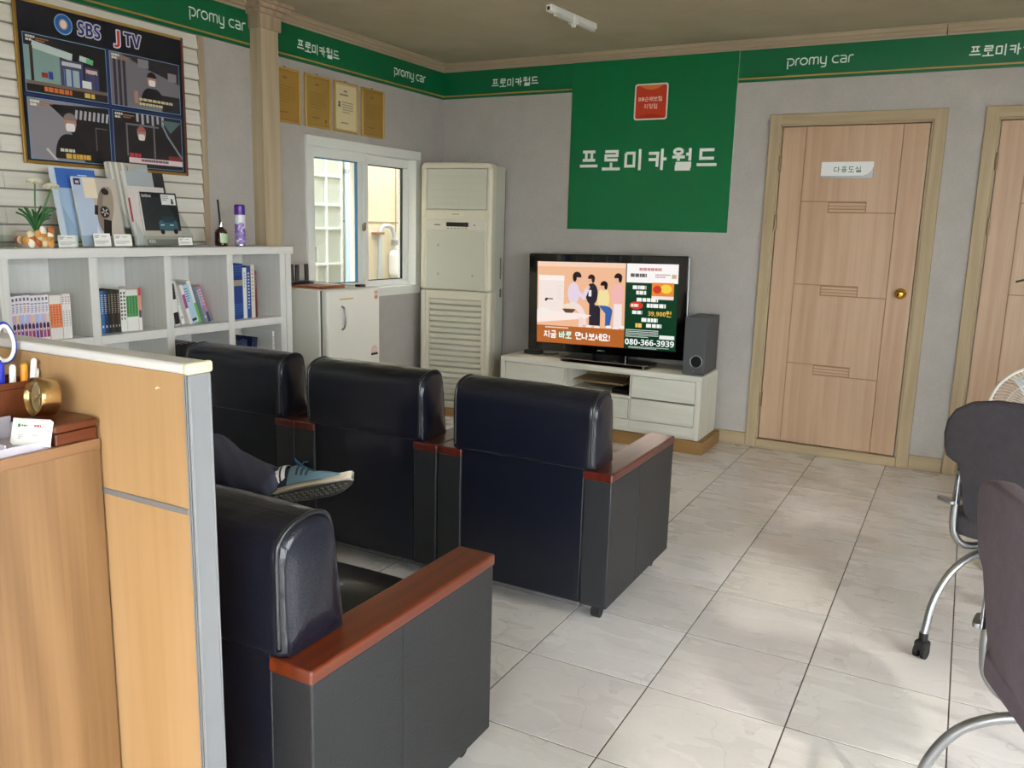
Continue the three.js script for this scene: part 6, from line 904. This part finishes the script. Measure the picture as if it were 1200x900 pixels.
  // shoes
  const outline = (s) => .047 * Math.pow(Math.sin(Math.PI * clamp(s * .945 + .05)), .45) * (s < .3 ? lerp(.78, .82, s / .3) : s < .72 ? lerp(.82, 1.0, (s - .3) / .42) : lerp(1.0, .86, (s - .72) / .28)), L = .272;
  const rock = (s) => .016 * Math.pow(Math.max(0, (s - .62) / .38), 2) + .004 * Math.pow(Math.max(0, (.12 - s) / .12), 2);
  const topH = (s) => s < .1 ? lerp(.07, .092, s / .1) : s < .3 ? .092 - .01 * Math.sin((s - .1) / .2 * Math.PI) : s < .62 ? lerp(.092, .058, smooth(.3, .62, s)) : lerp(.058, .03, Math.pow((s - .62) / .38, 1.4));
  const loft = (N, K, f) => { const P = [], I = []; for (let i = 0; i <= N; i++) for (let k = 0; k <= K; k++) P.push(...f(i / N, k / K)); for (let i = 0; i < N; i++) for (let k = 0; k < K; k++) { const a = i * (K + 1) + k, b = a + 1, c = a + K + 1, d = c + 1; I.push(a, b, c, b, d, c); } const q = new THREE.BufferGeometry(); q.setAttribute('position', new THREE.Float32BufferAttribute(P, 3)); q.setIndex(I); q.computeVertexNormals(); return q; };
  const upperAt = (s, v, off = 0) => { const w = outline(s) * .97, h = topH(s), b = .02 + rock(s), a = Math.PI * v, cx = Math.cos(a), sy = Math.sin(a); return [s * L, b + (h - b) * Math.pow(Math.max(sy, 0), .75) + off * sy, w * Math.sign(cx) * Math.pow(Math.abs(cx), .7) + off * cx]; };
  const shoe = (parent, pos, quat) => {
    const o = new THREE.Group(); o.name = 'shoe'; parent.add(o); o.position.copy(pos); o.quaternion.copy(quat); const DS = THREE.DoubleSide;
    part('upper', loft(28, 20, (s, v) => upperAt(s, v)), std({ color: 0x7396ac, roughness: .85, side: DS }), o, 'blue grey knitted upper');
    part('heel_counter', loft(10, 20, (s, v) => upperAt(s * .3, v < .5 ? v * .62 : 1 - (1 - v) * .62, .0015)), std({ color: 0x2a3550, roughness: .8, side: DS }), o);
    part('midsole', loft(40, 10, (s, v) => { const w = outline(s) * 1.03 + .001, b = rock(s), a = v * Math.PI * 2; return [lerp(-.004, L + .004, s), b + .006 + (v < .5 ? lerp(0, 1, clamp(Math.sin(a) * 2)) : 0) * .022, w * Math.cos(a) * (v < .5 ? .98 : 1)]; }), std({ color: 0xe6dac6, roughness: .6, side: DS }), o, 'cream midsole');
    part('outsole', loft(40, 8, (s, v) => { const w = outline(s) * 1.02, b = rock(s), a = v * Math.PI * 2; return [lerp(-.003, L + .003, s), b + (v < .5 ? .0065 : 0), w * Math.cos(a)]; }), std({ color: 0x3c3a34, roughness: .8, side: DS }), o, 'dark ridged outsole');
    const lugs = []; for (let i = 1; i < 16; i++) for (let k = -2; k <= 2; k++) { const s = i / 16, w = outline(s); if (Math.abs(k * .018) > w - .008) continue; const q = bx(-.005, .005, -.003, .001, -.0055, .0055, .001); q.rotateY(.6); q.translate(s * L + (k % 2) * .004, rock(s), k * .018); lugs.push(q); } part('tread', merge(lugs), std({ color: 0x57554c, roughness: .8 }), o);
    for (let j = 0; j < 3; j++) for (const sd of [0, 1]) part('stripe', loft(1, 8, (e, v) => { const vv = .1 + v * .26; return upperAt(.4 + j * .065 + e * .03 - v * .02, sd ? 1 - vv : vv, .0012); }), std({ color: 0x33415c, roughness: .7, side: DS }), o);
    for (let j = 0; j < 5; j++) { const s = .36 + j * .055, pts = []; for (let k = 0; k <= 6; k++) pts.push(upperAt(s + .01 * (k % 2), .36 + k / 6 * .28, .003)); part('lace', tube(pts, .0022, 12, 5), std({ color: 0x24506a, roughness: .7 }), o); }
    part('lace', tube([upperAt(.36, .5, .004), upperAt(.33, .4, .02), upperAt(.36, .36, .012), upperAt(.37, .5, .006)], .0018, 20, 5), std({ color: 0x24506a, roughness: .7 }), o); part('lace', tube([upperAt(.36, .5, .004), upperAt(.345, .56, .022), upperAt(.37, .6, .03)], .0016, 14, 5), std({ color: 0x24506a, roughness: .7 }), o);
    return o;
  };
  // foot over the arm rests
  const H = V(1.822, .556, 3.668), T = V(2.082, .632, 3.618), t = T.clone().sub(H).normalize();
  const up0 = V(-.110, .983, -.149), cam = V(.465, .183, .866); const up = up0.multiplyScalar(Math.cos(.5)).addScaledVector(cam, -Math.sin(.5)); up.addScaledVector(t, -up.dot(t)).normalize(); const lat = new THREE.Vector3().crossVectors(t, up);
  shoe(p, H, new THREE.Quaternion().setFromRotationMatrix(new THREE.Matrix4().makeBasis(t, up, lat)));
  const ank = H.clone().addScaledVector(t, .062).addScaledVector(up, .06), cuff = V(1.795, .604, 3.652);
  part('sock', new THREE.TubeGeometry(new THREE.CatmullRomCurve3([cuff, cuff.clone().lerp(ank, .5).add(V(0, .004, 0)), ank.clone()]), 12, .036, 14), std({ color: 0x20263a, roughness: .9 }), p);
  for (const k of [.62, .86]) { const c0 = cuff.clone().lerp(ank, k), c1 = cuff.clone().lerp(ank, k + .16); part('sock_stripe', new THREE.TubeGeometry(new THREE.LineCurve3(c0, c1), 2, .0385, 18), std({ color: 0xe8e8e4, roughness: .8, side: THREE.DoubleSide }), p, 'white ankle stripe'); }
  // foot on the floor
  shoe(p, V(1.31, .003, 3.475), new THREE.Quaternion().setFromAxisAngle(V(0, 1, 0), Math.PI / 2 + .0));
  part('sock', new THREE.TubeGeometry(new THREE.LineCurve3(V(1.31, .16, 3.425), V(1.31, .07, 3.425)), 6, .037, 12), std({ color: 0x20263a, roughness: .9 }), p);
  base(p);
}

scene.traverse((o) => { if (o.isMesh) { o.castShadow = true; o.receiveShadow = true; } });
renderer.render(scene, camera);
